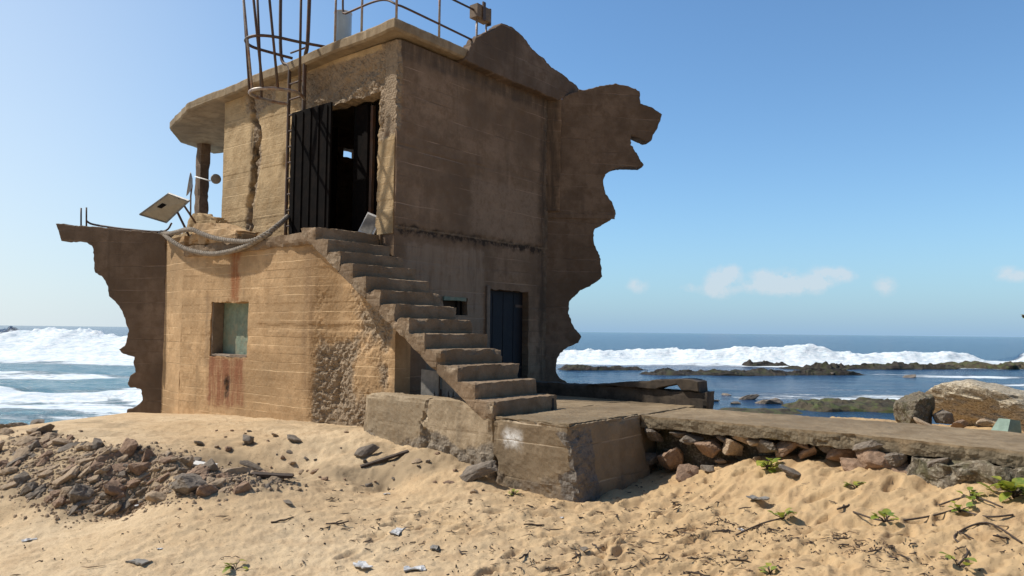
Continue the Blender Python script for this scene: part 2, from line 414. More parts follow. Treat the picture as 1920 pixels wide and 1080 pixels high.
RUST = (.25, .085, .03)
M = {}
M['wall_low'] = concrete('sunny board marked concrete', (.62, .415, .228), stains_and_shade=(
    ('u', 5.9, 7.02, -1.34, -.5, (.27, .115, .06), .95, True), ('u', 6.12, 6.40, .45, 1.4, (.30, .115, .045), .9, True), ('u', 6.35, 6.45, -1.2, -.82, (.02, .018, .016), 1.2, False),  # last box paints the shade inside the small hole
    ('u', 7.05, 7.16, -.7, .6, (.2, .13, .08), .5, True), ('u', 3.98, 4.3, -1.0, 1.3, (.26, .165, .09), .6, True)), salt=.4, board_amt=.75, streak=.75, var=.42)
M['wall_up'] = concrete('pale upper board marked concrete', (.575, .42, .24), stains_and_shade=(('u', 6.98, 7.14, 1.5, 4.4, (.05, .035, .025), 1.0, True),), board=.16, board_amt=.22, salt=.2)  # dark strip paints the shade of the open crack
M['wall_side'] = concrete('side wall concrete', (.305, .21, .14), stains_and_shade=(('v', 1.3, 5.2, 1.55, 1.64, (.05, .037, .028), 1.5, False), ('v', 5.0, 5.4, -1, 4.6, (.08, .06, .045), .9, True), ('v', 1.5, 3.4, -.9, 1.4, (.40, .31, .23), .55, True), ('v', 3.0, 4.9, 1.7, 2.7, (.38, .28, .2), .45, False), ('v', 1.25, 5.3, 4.3, 4.7, (.09, .07, .055), .8, True),), board=.22, board_amt=.45, streak=.7, salt=.45, var=.45)
M['fin'] = concrete('broken wall concrete', (.215, .155, .112), board=.24, board_amt=.35, streak=.7, salt=.3, var=.45)
M['roof'] = concrete('roof slab concrete', (.37, .285, .185), board=.5, board_amt=0, streak=.6, salt=.3)
M['step'] = concrete('stair concrete', (.30, .215, .14), board=.4, board_amt=0, salt=.3, streak=.3)
M['block'] = concrete('grey platform concrete', (.345, .262, .17), stains_and_shade=(('u', -.40, -.16, -1.27, -1.13, (.8, .78, .74), 1.2, False),), board=.205, board_amt=.9, salt=.35, streak=.35, spall_col=(.15, .13, .11))
M['block_top'] = concrete('worn walkway concrete', (.30, .225, .14), board=1.7, board_amt=0, salt=.35, streak=0, spall_col=(.15, .12, .08))
M['low'] = concrete('grey weathered retaining concrete', (.47, .37, .25), board=.6, board_amt=.05, salt=.45, streak=.7, spall_col=(.20, .165, .125))
M['shadewall'] = plain('shade darkened concrete', (.085, .065, .048), .9, var=.5, rust=(.12, .09, .06))  # building's shade over parapet and slab put into the near-black colour
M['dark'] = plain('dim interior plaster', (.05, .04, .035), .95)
M['navy'] = plain('navy painted door', (.006, .008, .016), .7, rust=(.012, .012, .015))
M['gate'] = plain('blackened steel gate', (.007, .006, .006), .95, rust=(.016, .011, .009))
M['gate'].node_tree.nodes['Principled BSDF'].inputs['Specular IOR Level'].default_value = .08
M['frame'] = plain('weathered timber frame', (.25, .19, .14), .9)
M['steel'] = plain('rusting brown steel', (.10, .07, .055), .6, .15, rust=(.17, .07, .03))
M['galv'] = plain('galvanised steel with rust', (.42, .37, .33), .5, .3, rust=(.30, .14, .07), rust_amt=.7)
M['pipe'] = plain('pale blue plastic pipe', (.50, .62, .72), .4, var=.1)
M['green'] = plain('flaking green shutter', (.25, .32, .24), .85, rust=(.33, .30, .2), rust_amt=.6)
M['white'] = plain('bleached white board', (.78, .76, .72), .6, var=.12)
M['plank'] = plain('grey weathered plank', (.27, .25, .22), .85, sc=2)
M['panel'] = plain('dull back of solar panel', (.33, .28, .2), .7, var=.15)
M['alu'] = plain('dull aluminium frame', (.22, .21, .2), .5, .5)
M['cell'] = plain('dark solar glass', (.01, .012, .03), .15)
M['rope'] = plain('sun bleached rope', (.34, .29, .235), .95, var=.45, sc=3)
M['lampgrey'] = plain('grey lamp housing', (.30, .27, .23), .6)
M['red'] = stone('reddish brown stone', (.43, .29, .20), (.25, .165, .11))
M['grey'] = stone('grey stone', (.30, .25, .2), (.16, .132, .105))
M['tan'] = stone('sandy stone', (.52, .395, .27), (.36, .262, .175))
M['conglom'] = stone('speckled conglomerate', (.50, .42, .30), (.40, .325, .225), speck=.85, sc=1.2)
M['mossy'] = stone('crusty dark stone', (.2, .16, .11), (.09, .075, .055), speck=.35, moss=(.11, .10, .05))
M['reef'] = stone('wet dark reef', (.055, .045, .035), (.02, .018, .016), sc=.3, moss=(.05, .055, .025))
M['weed'] = stone('weedy reef', (.10, .08, .05), (.035, .03, .022), sc=.6, moss=(.09, .11, .035))
M['bluegreen'] = plain('pale green painted block', (.24, .33, .27), .8)
M['drift'] = plain('dark drift wood', (.085, .06, .045), .9, var=.5, sc=3)
M['dry'] = plain('dry stalk', (.33, .22, .13), .9, var=.4, sc=3)
M['scrap'] = plain('pale plastic scrap', (.6, .6, .6), .5, var=.3, sc=3)
def leaf_mat():
    t = NT('creeper leaf'); n = t.noise(14, 3)
    oi = t.t.nodes.new('ShaderNodeObjectInfo')
    c = t.mix(t.ramp(n, .35, .65), (.16, .24, .04), (.46, .43, .07)); c = t.mix(t.m_('MULTIPLY', oi.outputs['Random'], .6), c, (.10, .19, .03))
    t.set('Base Color', c); t.set('Roughness', .45)
    tr = t.t.nodes.new('ShaderNodeBsdfTranslucent'); t.put(tr.inputs[0], (.35, .42, .04, 1))
    ms = t.t.nodes.new('ShaderNodeMixShader'); ms.inputs[0].default_value = .3
    t.t.links.new(t.b.outputs[0], ms.inputs[1]); t.t.links.new(tr.outputs[0], ms.inputs[2]); t.t.links.new(ms.outputs[0], t.out.inputs[0])
    return t.m
M['leaf'] = leaf_mat()
def sand_mat():
    t = NT('beach sand')
    a = t.noise(.55, 5, .6); b = t.noise(4, 6, .65); f_ = t.noise(55, 4, .75); gr = t.noise(300, 2, .5)
    c = t.mix(t.ramp(a, .35, .68), (.60, .435, .258), (.67, .515, .33))
    c = t.mix(t.m_('MULTIPLY', t.ramp(b, .45, .7), .45), c, (.43, .285, .16))
    c = t.mix(t.m_('MULTIPLY', t.ramp(f_, .48, .74), .55), c, (.25, .165, .10))
    c = t.mix(t.m_('MULTIPLY', t.ramp(t.noise(90, 3, .8), .60, .75), .5), c, (.72, .58, .42))
    c = t.mix(t.m_('MULTIPLY', t.ramp(t.xyz(0), -2.5, 2.5), .85), c, t.mix(t.ramp(b, .4, .7), (.57, .39, .205), (.48, .315, .165)))
    fl_ = t.noise(26, 5, .7, (.55, 1, 1)); fz = t.noise(1.7, 4, .6)
    c = t.mix(t.m_('MULTIPLY', t.ramp(t.m_('ADD', fl_, t.m_('MULTIPLY', fz, .25)), .74, .80), .6), c, (.16, .11, .075))
    c = t.mix(t.m_('MULTIPLY', t.ramp(t.attr('crust'), .2, .8), .8), c, (.36, .27, .17))
    c = t.mix(t.m_('MULTIPLY', t.ramp(t.attr('wet'), .2, .8), .85), c, (.13, .095, .06))
    t.set('Base Color', c); t.set('Roughness', .95); t.set('Specular IOR Level', .15)
    t.bump(t.m_('ADD', t.m_('ADD', b, t.m_('MULTIPLY', f_, .5)), t.m_('MULTIPLY', gr, .25)), .75, .025)
    return t.m
def sea_mat():
    t = NT('sea water')
    foam = t.attr('foam'); sh = t.attr('shallow')
    n1 = t.noise(.55, 8, .7, (.55, 1, 1)); n2 = t.noise(2.3, 6, .7, (.5, 1, 1)); n3 = t.noise(.16, 4, .6)
    k = t.m_('ADD', t.m_('ADD', t.m_('MULTIPLY', n1, .6), t.m_('MULTIPLY', n2, .4)), t.m_('MULTIPLY', t.m_('SUBTRACT', foam, .5), .75))
    fm = t.ramp(k, .47, .60)
    w = t.mix(t.ramp(t.m_('ADD', sh, t.m_('MULTIPLY', t.m_('SUBTRACT', n3, .5), .6)), .1, .9), (.006, .03, .085), (.06, .19, .24))
    fcol = t.mix(t.ramp(t.noise(3.0, 6, .75, (.6, 1, 1)), .3, .65), (.52, .64, .70), (.90, .92, .93))
    t.set('Base Color', t.mix(fm, w, fcol))
    t.set('Roughness', t.m_('ADD', .16, t.m_('MULTIPLY', fm, .7))); t.set('IOR', 1.33)
    h = t.m_('ADD', t.m_('MULTIPLY', t.noise(.9, 7, .7, (.45, 1, 1)), 1.), t.m_('MULTIPLY', fm, .5))
    t.bump(h, .9, .34)
    return t.m
M['sand'] = sand_mat(); M['sea'] = sea_mat()

# ------------------------------------------------------------------ ground: one sheet, fine near the camera, sinking under the sea
SEA = -2.6
ctrl = []
for (px, py, z) in ((0, 1080, -2.12), (480, 1080, -2.02), (960, 1080, -1.92), (1440, 1080, -1.78), (1920, 1080, -1.62),
                    (0, 985, -2.12), (250, 977, -2.1), (420, 948, -2.04), (560, 925, -1.97), (720, 932, -1.92), (925, 922, -1.83), (1100, 925, -1.79), (1235, 902, -1.72), (1330, 890, -1.58), (1440, 882, -1.44), (1380, 870, -1.42), (1450, 863, -1.35), (1540, 862, -1.27), (1640, 885, -1.30), (1560, 776, -1.06), (1650, 783, -1.06),
                    (1560, 882, -1.38), (1700, 930, -1.45), (1900, 930, -1.32), (1500, 965, -1.64), (1200, 1000, -1.85), (1700, 1010, -1.58),
                    (0, 806, -1.46), (50, 809, -1.46), (100, 815, -1.45), (150, 833, -1.44), (200, 845, -1.43), (260, 836, -1.43), (320, 850, -1.43), (380, 866, -1.46), (110, 790, -1.52), (240, 772, -1.57), (340, 775, -1.54), (460, 785, -1.47), (578, 795, -1.42), (690, 802, -1.32), (800, 840, -1.44), (915, 868, -1.53), (915, 890, -1.62),
                    (470, 878, -1.55), (610, 868, -1.6), (760, 880, -1.62), (500, 830, -1.46), (350, 815, -1.47), (540, 893, -1.62), (650, 840, -1.5)):
    r = ray(px, py); p = r * (z / r[2]); ctrl.append((p[0], p[1], z))
ctrl += [(-9, 10.5, -1.9), (-11, 13, -2.3), (-9.5, 14.5, -2.2), (-8, 15.6, -2.1), (-7.2, 16.2, -2.1), (-13, 9, -2.3), (-9, 6, -2.3), (-6, 3, -2.15), (0, 2.5, -1.95), (5, 2.5, -1.65), (0, -6, -1.9),
         (-10, -4, -2.1), (10, -4, -1.5), (9, 3, -1.45), (6.2, 6.5, -1.3), (3.2, 9.8, -1.35), (5, 9.4, -1.13), (6.5, 9.0, -1.08), (8, 8, -1.1), (4.5, 11.5, -1.9), (7, 11.2, -1.5), (10, 10.5, -1.5), (7, 13.5, -2.4),
         (11, 14, -2.5), (2, 14.5, -2.6), (3.5, 16.5, -3.1), (9, 18, -3.1), (-3, 14, -1.55), (-1, 11, -1.6), (0, 19, -3.0), (-6, 19, -3.1), (-12, 17, -3.2), (16, 15, -3.0), (1.4, 10, -1.75), (2.6, 9.2, -1.5)]
ctrl = np.array(ctrl)
_d = np.linalg.norm(ctrl[:, None, :2] - ctrl[None, :, :2], axis=2)
_n = len(ctrl)
_A = np.zeros((_n + 3, _n + 3)); _A[:_n, :_n] = _d - .06 * np.eye(_n); _A[:_n, _n] = 1; _A[:_n, _n + 1:] = ctrl[:, :2]; _A[_n, :_n] = 1; _A[_n + 1:, :_n] = ctrl[:, :2].T
_w = np.linalg.solve(_A, np.concatenate([ctrl[:, 2], [0, 0, 0]]))
def base_z(x, y):
    x = np.atleast_1d(np.asarray(x, float)); y = np.atleast_1d(np.asarray(y, float)); o = np.empty(len(x))
    for i in range(0, len(x), 20000):
        a, b = x[i:i + 20000], y[i:i + 20000]
        d = np.hypot(a[:, None] - ctrl[None, :, 0], b[:, None] - ctrl[None, :, 1])
        o[i:i + 20000] = d @ _w[:_n] + _w[_n] + _w[_n + 1] * a + _w[_n + 2] * b
    far = np.hypot(x, y - 6)
    k = sstep(14, 24, far)
    tgt = np.where(y > 8 - np.abs(x) * .1, -4.5, -1.9)
    o = o * (1 - k) + tgt * k
    return np.clip(o, -6, 0)
def detail_z(x, y):
    p = np.stack([x, y, np.zeros_like(x)], 1); near = sstep(16, 12, np.hypot(x, y))
    h = .035 * fbm(p * .9, 4, 3)
    # foot-churned sand, stronger to the right of the platform
    churn = .3 + .7 * sstep(-.6, 1.2, x + .25 * (y - 7)) * sstep(9.6, 8.2, y)
    ang = .35; q = np.stack([x * math.cos(ang) + y * math.sin(ang), (-x * math.sin(ang) + y * math.cos(ang)) * 2.2, 0 * x], 1)
    b = fbm(q * 3.3, 4, 41); h += near * churn * .03 * np.sign(b) * np.abs(b) ** .8 * 1.6
    b2 = fbm(q * 7.5 + 3, 3, 55); h -= near * churn * .045 * np.clip(b2 - .12, 0, 1)
    clod = sstep(-3.4, -2.2, x) * sstep(.3, -.2, x) * sstep(8.0, 8.6, y) * sstep(11.2, 10, y); h += near * clod * (.03 * fbm(p * 5, 4, 62) + .02 * np.clip(fbm(p * 11, 3, 63), 0, 1))
    h += near * .019 * fbm(p * 17, 4, 71, .7); pit = fbm(q * 5.2 + 7, 3, 88); h -= near * (.25 + .75 * churn) * .05 * np.clip(pit - .28, 0, 1)
    # sandy ripples on the mound
    mound = sstep(-2.5, -4.5, x) * sstep(8.5, 10.5, y) * near
    h += mound * .012 * np.sin((x * .55 + y * 1.6) * 9 + 3 * fbm(p * .8, 3, 6))
    return h
_pr = random.Random(31); FPR = []
for k in range(46):                              # short trails of prints crossing the open sand
    a = _pr.uniform(-.3, .9); cx, cy = _pr.uniform(-1.6, 3.6), _pr.uniform(5.5, 8.0)
    for i in range(_pr.randint(1, 4)):
        FPR.append((cx + i * .42 * math.cos(a) - (i % 2) * .11 * math.sin(a), cy + i * .42 * math.sin(a) + (i % 2) * .11 * math.cos(a), a + _pr.uniform(-.25, .25), _pr.uniform(.020, .042)))
FPR = np.array(FPR)
def prints_z(x, y):
    o = np.zeros(len(x)); idx = np.where((x > -2.6) & (x < 6) & (y > 4.5) & (y < 9.6))[0]
    for i in range(0, len(idx), 4000):
        k = idx[i:i + 4000]; dx = x[k][:, None] - FPR[None, :, 0]; dy = y[k][:, None] - FPR[None, :, 1]; c, s_ = np.cos(FPR[:, 2])[None], np.sin(FPR[:, 2])[None]
        u = (dx * c + dy * s_) / .125; v = (-dx * s_ + dy * c) / .052; q = np.sqrt(u * u + v * v)
        o[k] = ((-np.clip(1.15 - q ** 3, 0, 1) + .42 * np.exp(-((q - 1.35) / .28) ** 2)) * FPR[None, :, 3]).sum(1)
    return o
def ground_z(x, y):
    x = np.atleast_1d(np.asarray(x, float)); y = np.atleast_1d(np.asarray(y, float)); return base_z(x, y) + detail_z(x, y) + prints_z(x, y)
def build_ground():
    ang = np.concatenate([np.linspace(-40, 40, 760), np.linspace(40, 320, 90)[1:-1]])
    a = np.radians(ang)
    rad = np.concatenate([[.4, 1, 1.8, 2.6, 3.4], np.geomspace(4.2, 18, 400), np.geomspace(18, 160, 26)[1:]])
    A, Rr = np.meshgrid(a, rad, indexing='ij'); x = (Rr * np.sin(A)).ravel(); y = (Rr * np.cos(A)).ravel()
    z = ground_z(x, y)
    na, nr = len(a), len(rad)
    i = np.arange(na)[:, None]; j = np.arange(nr - 1)[None, :]; i2 = (i + 1) % na
    F = np.stack([i * nr + j, i * nr + j + 1, i2 * nr + j + 1, i2 * nr + j], -1).reshape(-1, 4)
    V = np.stack([x, y, z], 1); c0 = len(V); V = np.concatenate([V, [[0, 0, float(ground_z(0, 0)[0])]]])
    F = [tuple(f) for f in F] + [(k * nr, ((k + 1) % na) * nr, c0) for k in range(na)]
    p = np.stack([V[:, 0], V[:, 1], 0 * V[:, 0]], 1)
    wet = sstep(-1.95, -2.4, V[:, 2]) * sstep(11, 13, V[:, 1])
    crust = np.clip(fbm(p * 1.4, 4, 12) * 1.6 - .25, 0, 1) * sstep(7.5, 9.5, V[:, 1])
    crust = np.maximum(crust, .55 * sstep(-1.5, -3.0, V[:, 0]) * sstep(9.0, 10.2, V[:, 1]) * np.clip(.55 + 1.1 * fbm(p * np.array([.9, 2.2, 0]), 4, 29), 0, 1))
    crust = np.maximum(crust, .95 * sstep(-3.6, -2.0, V[:, 0]) * sstep(.4, -.3, V[:, 0]) * sstep(8.2, 9.2, V[:, 1]) * np.clip(.6 + .9 * fbm(p * 3, 4, 19), 0, 1) * sstep(12, 11, V[:, 1]))
    return mesh_obj('ground', V, F, M['sand'], None, True, {'wet': wet, 'crust': crust})
tag(build_ground(), kind='structure')
def on_ground(px, py, far=40):
    r = ray(px, py); lo = 3.0; t = lo
    ys = np.linspace(3, far, 1500); xs = r[0] / r[1] * ys; zs = r[2] / r[1] * ys; gz = ground_z(xs, ys)
    k = np.argmax(zs <= gz); return np.array([xs[k], ys[k], gz[k]])

# ------------------------------------------------------------------ sea
def breaker_y(x): return 66 + .10 * x + 1.6 * np.sin(x * .13 + .6)
def build_sea():
    a = np.radians(np.concatenate([np.linspace(-44, 44, 900), np.linspace(44, 316, 40)[1:-1]]))
    rad = np.concatenate([np.arange(13, 42, .30), np.arange(42, 80, .34), np.geomspace(80, 30000, 60)])
    A, Rr = np.meshgrid(a, rad, indexing='ij'); x = (Rr * np.sin(A)).ravel(); y = (Rr * np.cos(A)).ravel()
    p = np.stack([x, y, 0 * x], 1); r = np.hypot(x, y)
    left = sstep(4, -8, x)
    near = sstep(400, 90, r)
    z = .10 * fbm(p * np.array([.12, .35, 0]), 4, 5) * near * (.5 + left) + .05 * fbm(p * np.array([.6, 1.3, 0]), 3, 9) * sstep(90, 40, r) * (.4 + left)
    front = y > 5
    yb = breaker_y(x) + 1.5 * fbm(p * np.array([.25, 0, 0]), 3, 15)
    d = y - yb
    H = (1.05 + 1.15 * left + .55 * np.exp(-((x - 26) / 3.0) ** 2) + .3 * np.exp(-((x - 20) / 2.0) ** 2)) * (.85 + .28 * (fbm(p * np.array([.16, 0, 0]), 3, 23) + .3))
    prof = np.where(d < 0, np.exp(-(np.abs(d) / (2.2 + 2.5 * left)) ** 1.6), np.exp(-(d / 3.2) ** 2))
    z += front * H * prof
    lump = fbm(p * np.array([.9, .9, 0]), 5, 33); z += front * prof * .24 * np.clip(lump + .1, -.2, 1)
    spk = fbm(p * np.array([1.6, 1.2, 0]), 4, 37, .7); z += front * np.exp(-(d / .9) ** 2) * (.28 + .25 * left) * np.clip(spk, 0, 1) + front * prof * .07 * fbm(p * np.array([2.5, 2.5, 0]), 3, 39)
    foam = np.exp(-np.where(d < 0, (d / (8.5 + 7 * left)) ** 4, (d / 1.7) ** 2)) * (.80 + .6 * np.exp(-(d / 3.2) ** 2) + .5 * fbm(p * np.array([.12, .3, 0]), 4, 91)) * sstep(-44, -39.0, x + .35 * np.abs(d))
    # second wave close in on the left, and wash
    y2 = 28 + .05 * x + 1.4 * np.sin(x * .3) + 1.5 * fbm(p * np.array([.3, 0, 0]), 3, 47)
    d2 = y - y2; p2 = np.where(d2 < 0, np.exp(-(d2 / .9) ** 2), np.exp(-(d2 / 2.5) ** 2)) * left
    z += p2 * .55 * (.7 + .6 * fbm(p * np.array([.4, .4, 0]), 3, 44))
    foam = np.maximum(foam, np.exp(-(np.where(d2 < 0, d2 / 2.6, d2 / 1.5)) ** 2) * left * (.95 + .6 * fbm(p * np.array([.35, .2, 0]), 3, 49)))
    foam = np.maximum(foam, left * (.54 + .45 * fbm(p * np.array([.1, .25, 0]), 4, 57)) * sstep(62, 40, y)); foam = np.maximum(foam, left * .5 * sstep(25, 19, y))
    foam = np.maximum(foam, (1 - left) * (.26 + .85 * np.clip(fbm(p * np.array([.07, .22, 0]), 4, 83), 0, 1)) * sstep(68, 52, y) * sstep(16, 26, y))
    foam = np.where(front, foam, 0) * sstep(300, 75, r)
    shal = (.02 + .83 * left) * sstep(80, 50, r) + .20 * sstep(2000, 60, r)
    na, nr = len(a), len(rad); i = np.arange(na)[:, None]; j = np.arange(nr - 1)[None, :]; i2 = (i + 1) % na
    F = np.stack([i * nr + j, i * nr + j + 1, i2 * nr + j + 1, i2 * nr + j], -1).reshape(-1, 4)
    V = np.stack([x, y, z + SEA], 1)
    return mesh_obj('sea', V, F, M['sea'], None, True, {'foam': foam, 'shallow': shal})
tag(build_sea(), kind='structure')

# ------------------------------------------------------------------ the ruined lookout
B = empty('ruined_lookout', SITE)
tag(B, 'ruined two storey concrete lookout with outside stair, standing on the beach', 'building')
# lower storey
def spall_low(s, z):
    m = sstep(4.15, 3.8, s) * sstep(1.0, .5, z - .0 * s)
    n = fbm(np.stack([s * 1.4, z * 1.4, 0 * s], 1), 4, 77)
    edge = sstep(2.36, 2.54, s + .25 * n) * .9
    return np.clip(m * (n * 1.7 + .7) * edge, 0, 1) * .95
lw = panel('lower_wall', 'u', .45, 4.15, 8.02, -2.1, 1.44, .3, .03, M['wall_low'], B, holes=((5.82, 7.0, -.5, .45),), seed=5,
           disp=lambda s, z: .03 * np.exp(-((s - 6.40) / .05) ** 2 - ((z + 1.0) / .16) ** 2) + .012 * sstep(.07, .02, np.abs(z - .02 + .01 * np.sin(s * 9))) * sstep(5.7, 5.4, s))
panel('lower_wall', 'u', .57, 2.305, 4.15, -2.1, 1.44, .3, .02, M['wall_low'], B, spall=spall_low, seed=5,
      disp=lambda s, z: -.125 * sstep(3.5, 4.15, s) + .012 * sstep(.07, .02, np.abs(z - .02 + .01 * np.sin(s * 9))) + .05 * np.exp(-((s - 3.55 + .12 * (z + .85)) / .035) ** 2) * sstep(-1.2, -1.0, z) * sstep(-.55, -.75, z))
lw2 = [o for o in B.children if o.name.startswith('lower_wall')][1]
for v in lw2.data.vertices: v.co.z = min(v.co.z, -.80 + (v.co.y - .5) * .675 + .03)
def facet(name, A_, B_, z0, z1, thick, mat, seed):
    a = np.array(A_, float); b = np.array(B_, float); L = np.linalg.norm(b - a); d = (b - a) / L; n = np.array([-d[1], d[0]])
    n = -n if n[0] > 0 else n
    V, F, ed, lo, hi = box_grid((0, 0, z0), (L, thick, z1), .05)
    q = V.copy(); q[:, 1] += np.where(V[:, 1] < .01, .006 * fbm(V * 4, 4, seed) + .003 * vn(V * 30, seed), 0)
    W_ = np.stack([a[0] + d[0] * q[:, 0] - n[0] * q[:, 1], a[1] + d[1] * q[:, 0] - n[1] * q[:, 1], q[:, 2]], 1)
    return mesh_obj(name, W_, F, mat, B, False, {'spall': np.zeros(len(W_))})
FE = (.607, 9.0)
facet('lower_wall', (.453, 8.022), FE, -2.1, 1.72, .3, M['wall_low'], 9)
lo = MB()
lo.box((.8, 8.0, -2.2), (4.9, 8.5, 1.25)); lo.box((5.0, 3.3, -2.2), (5.25, 9.5, 1.25)); lo.box((1.1, 8.51, -2.2), (1.3, 9.5, 1.25)); lo.box((1.31, 9.3, -2.2), (4.99, 9.5, 1.25))
lo.build('rear_wall', M['fin'], B)
# closed room behind the small window, with a flaking green shutter
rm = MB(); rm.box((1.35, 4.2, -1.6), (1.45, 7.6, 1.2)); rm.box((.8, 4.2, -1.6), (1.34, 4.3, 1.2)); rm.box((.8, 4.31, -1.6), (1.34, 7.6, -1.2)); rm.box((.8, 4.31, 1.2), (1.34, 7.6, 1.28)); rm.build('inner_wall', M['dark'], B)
wf = MB(); wf.box((.49, 5.74, .452), (.71, 7.08, .50)); wf.box((.465, 5.78, -.565), (.72, 7.04, -.505)); wf.box((.48, 6.96, -.5), (.68, 7.0, .45)); wf.box((.51, 5.785, -.5), (.69, 5.818, .45))
w0 = wf.build('window', M['frame'], B)
sh = rough_box('shutter', (.69, 5.6, -.62), (.73, 7.2, .55), .05, M['green'], w0, .01, 5, .01, 4)
rough_box('window_sill', (.46, 5.84, -.503), (.68, 6.95, -.455), .05, M['frame'], w0, .012, 6, .02, 14)
# return wall under the stair and the dark hollow behind it
panel('lower_wall', 'v', 2.307, .872, 1.2, -1.6, .12, .2, .05, M['wall_side'], B, seed=11)
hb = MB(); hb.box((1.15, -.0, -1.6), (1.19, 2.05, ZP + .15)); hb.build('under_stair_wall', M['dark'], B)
# balcony / landing floor
def edge_break(V):
    o = V.copy(); k = sstep(.55, .33, V[:, 0]); q = np.stack([V[:, 1] * 2.2, V[:, 2] * 3, 0 * V[:, 0]], 1)
    o[:, 0] += k * (.05 * fbm(q, 4, 8) + .03); o[:, 2] += k * .03 * fbm(q + 9, 4, 18); return o
rough_box('landing_slab', (.35, 3.42, 1.30), (1.22, 8.0, 1.50), .05, M['step'], B, .014, 5, .05, 21, edge_break)
fl = MB(); fl.box((1.23, 3.42, 1.28), (5.2, 8.5, 1.496)); fl.box((.75, 8.01, 1.28), (5.2, 11.5, 1.49)); fl.build('floor_slab', M['step'], B)
rough_box('parapet', (.42, 6.1, 1.5), (.8, 7.75, 1.88), .05, M['wall_low'], B, .05, 2.6, .10, 31, lambda V: V + np.stack([0 * V[:, 0], 0 * V[:, 0], (V[:, 2] - 1.5) * (-.55 + .62 * sstep(6.1, 7.1, V[:, 1]))], 1))
rough_box('parapet', (.62, 7.76, 1.49), (.9, 8.9, 1.82), .06, M['wall_up'], B, .05, 3, .08, 33)
rough_box('parapet', (.95, 7.8, 1.49), (1.22, 9.0, 2.15), .06, M['wall_up'], B, .06, 3, .12, 35, lambda V: V + np.stack([0 * V[:, 0], 0 * V[:, 0], (V[:, 2] - 1.49) * .22 * fbm(np.stack([V[:, 1] * 3, 0 * V[:, 0], 0 * V[:, 0]], 1), 3, 4)], 1))
# upper storey
def spall_up(s, z):
    n = fbm(np.stack([s * 1.6, z * 1.6, 0 * s], 1), 4, 61)
    lint = sstep(3.62, 3.8, z + .12 * n) * sstep(4.62, 4.42, z + .1 * n) * sstep(6.0, 5.5, s + .3 * n)
    jamb = sstep(3.62, 3.42, s + .1 * n) * sstep(2.85, 3.15, z + .2 * n)
    crack = np.exp(-((s - 7.05 + .12 * np.sin(z * 2.3) + .10 * n) / .10) ** 2)
    top = sstep(3.9, 4.15, z + .3 * n) * sstep(6.2, 6.6, s) * sstep(7.6, 7.2, s)
    return np.clip(np.maximum.reduce([lint * (n * .8 + .85), jamb, crack * .9, top * .8]), 0, 1)
def disp_up(s, z):
    n = fbm(np.stack([0 * s, z * 2.2, s], 1), 4, 64)
    return .16 * np.exp(-((s - 7.08 + .10 * np.sin(z * 2.3) + .16 * n + .05 * vn(np.stack([0 * s, z * 9, s * 0], 1), 5)) / .05) ** 2) + .05 * sstep(3.75, 3.95, z + .1 * n) * sstep(4.35, 4.2, z + .12 * n) * sstep(6.0, 5.6, s) * np.clip(.5 + 1.5 * fbm(np.stack([0 * s, z * 4, s * 4], 1), 3, 66), 0, 1.2) + .05 * np.exp(-((s - 6.05 + .04 * n) / .07) ** 2 - ((z - 3.0) / .16) ** 2)
panel('upper_wall', 'u', 1.24, 3.15, 8.12, 1.5, 4.58, .3, .026, M['wall_up'], B, holes=((3.54, 5.9, 1.5, 3.82),), spall=spall_up, disp=disp_up, seed=13, chip=.05)
def side_spall(s, z):
    n = fbm(np.stack([s * 1.5, z * 1.5, 0 * s], 1), 4, 91)
    a = sstep(1.42, 1.27, s + .05 * n) * sstep(3.0, 3.3, z + .2 * n)
    b = np.exp(-((z - 1.62 + .05 * (s - 3) * 0 + .04 * n) / .04) ** 2) * .45
    c_ = sstep(5.0, 5.2, s + .1 * n) * .35
    return np.clip(np.maximum.reduce([a, b, c_]), 0, 1)
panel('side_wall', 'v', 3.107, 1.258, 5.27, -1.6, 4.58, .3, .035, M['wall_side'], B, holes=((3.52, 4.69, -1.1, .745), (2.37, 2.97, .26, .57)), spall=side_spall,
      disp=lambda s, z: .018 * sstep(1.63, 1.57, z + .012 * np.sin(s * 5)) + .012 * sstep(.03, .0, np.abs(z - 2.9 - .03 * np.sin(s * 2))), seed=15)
up = MB(); up.box((5.0, 3.42, 1.5), (5.26, 7.86, 4.5))
up.build('rear_wall', M['fin'], B)
panel('inner_wall', 'v', 7.87, 1.545, 4.99, 1.5, 4.5, .25, .1, M['fin'], B, holes=((4.0, 4.42, 3.86, 4.06),), seed=17)
# roof slab: long edge, chamfered seaward end, slight sag to the left
def roof():
    poly = [(1.02, 2.96), (1.02, 9.2), (1.42, 10.7), (2.1, 11.55), (3.2, 11.95), (4.2, 9.0), (5.5, 8.2), (5.5, 2.96)]
    pts = [(u, v, 4.82) for u, v in poly]
    o = prism('roof_slab', pts[::-1], (0, 0, -1), .19, M['roof'], B, .018, 51, .08, .03)
    for v in o.data.vertices:
        v.co.z -= .034 * max(0, v.co.y - 3) ; v.co.z += .012 * math.sin(v.co.y * 3.1) * (v.co.x < 1.3)
    return o
roof()
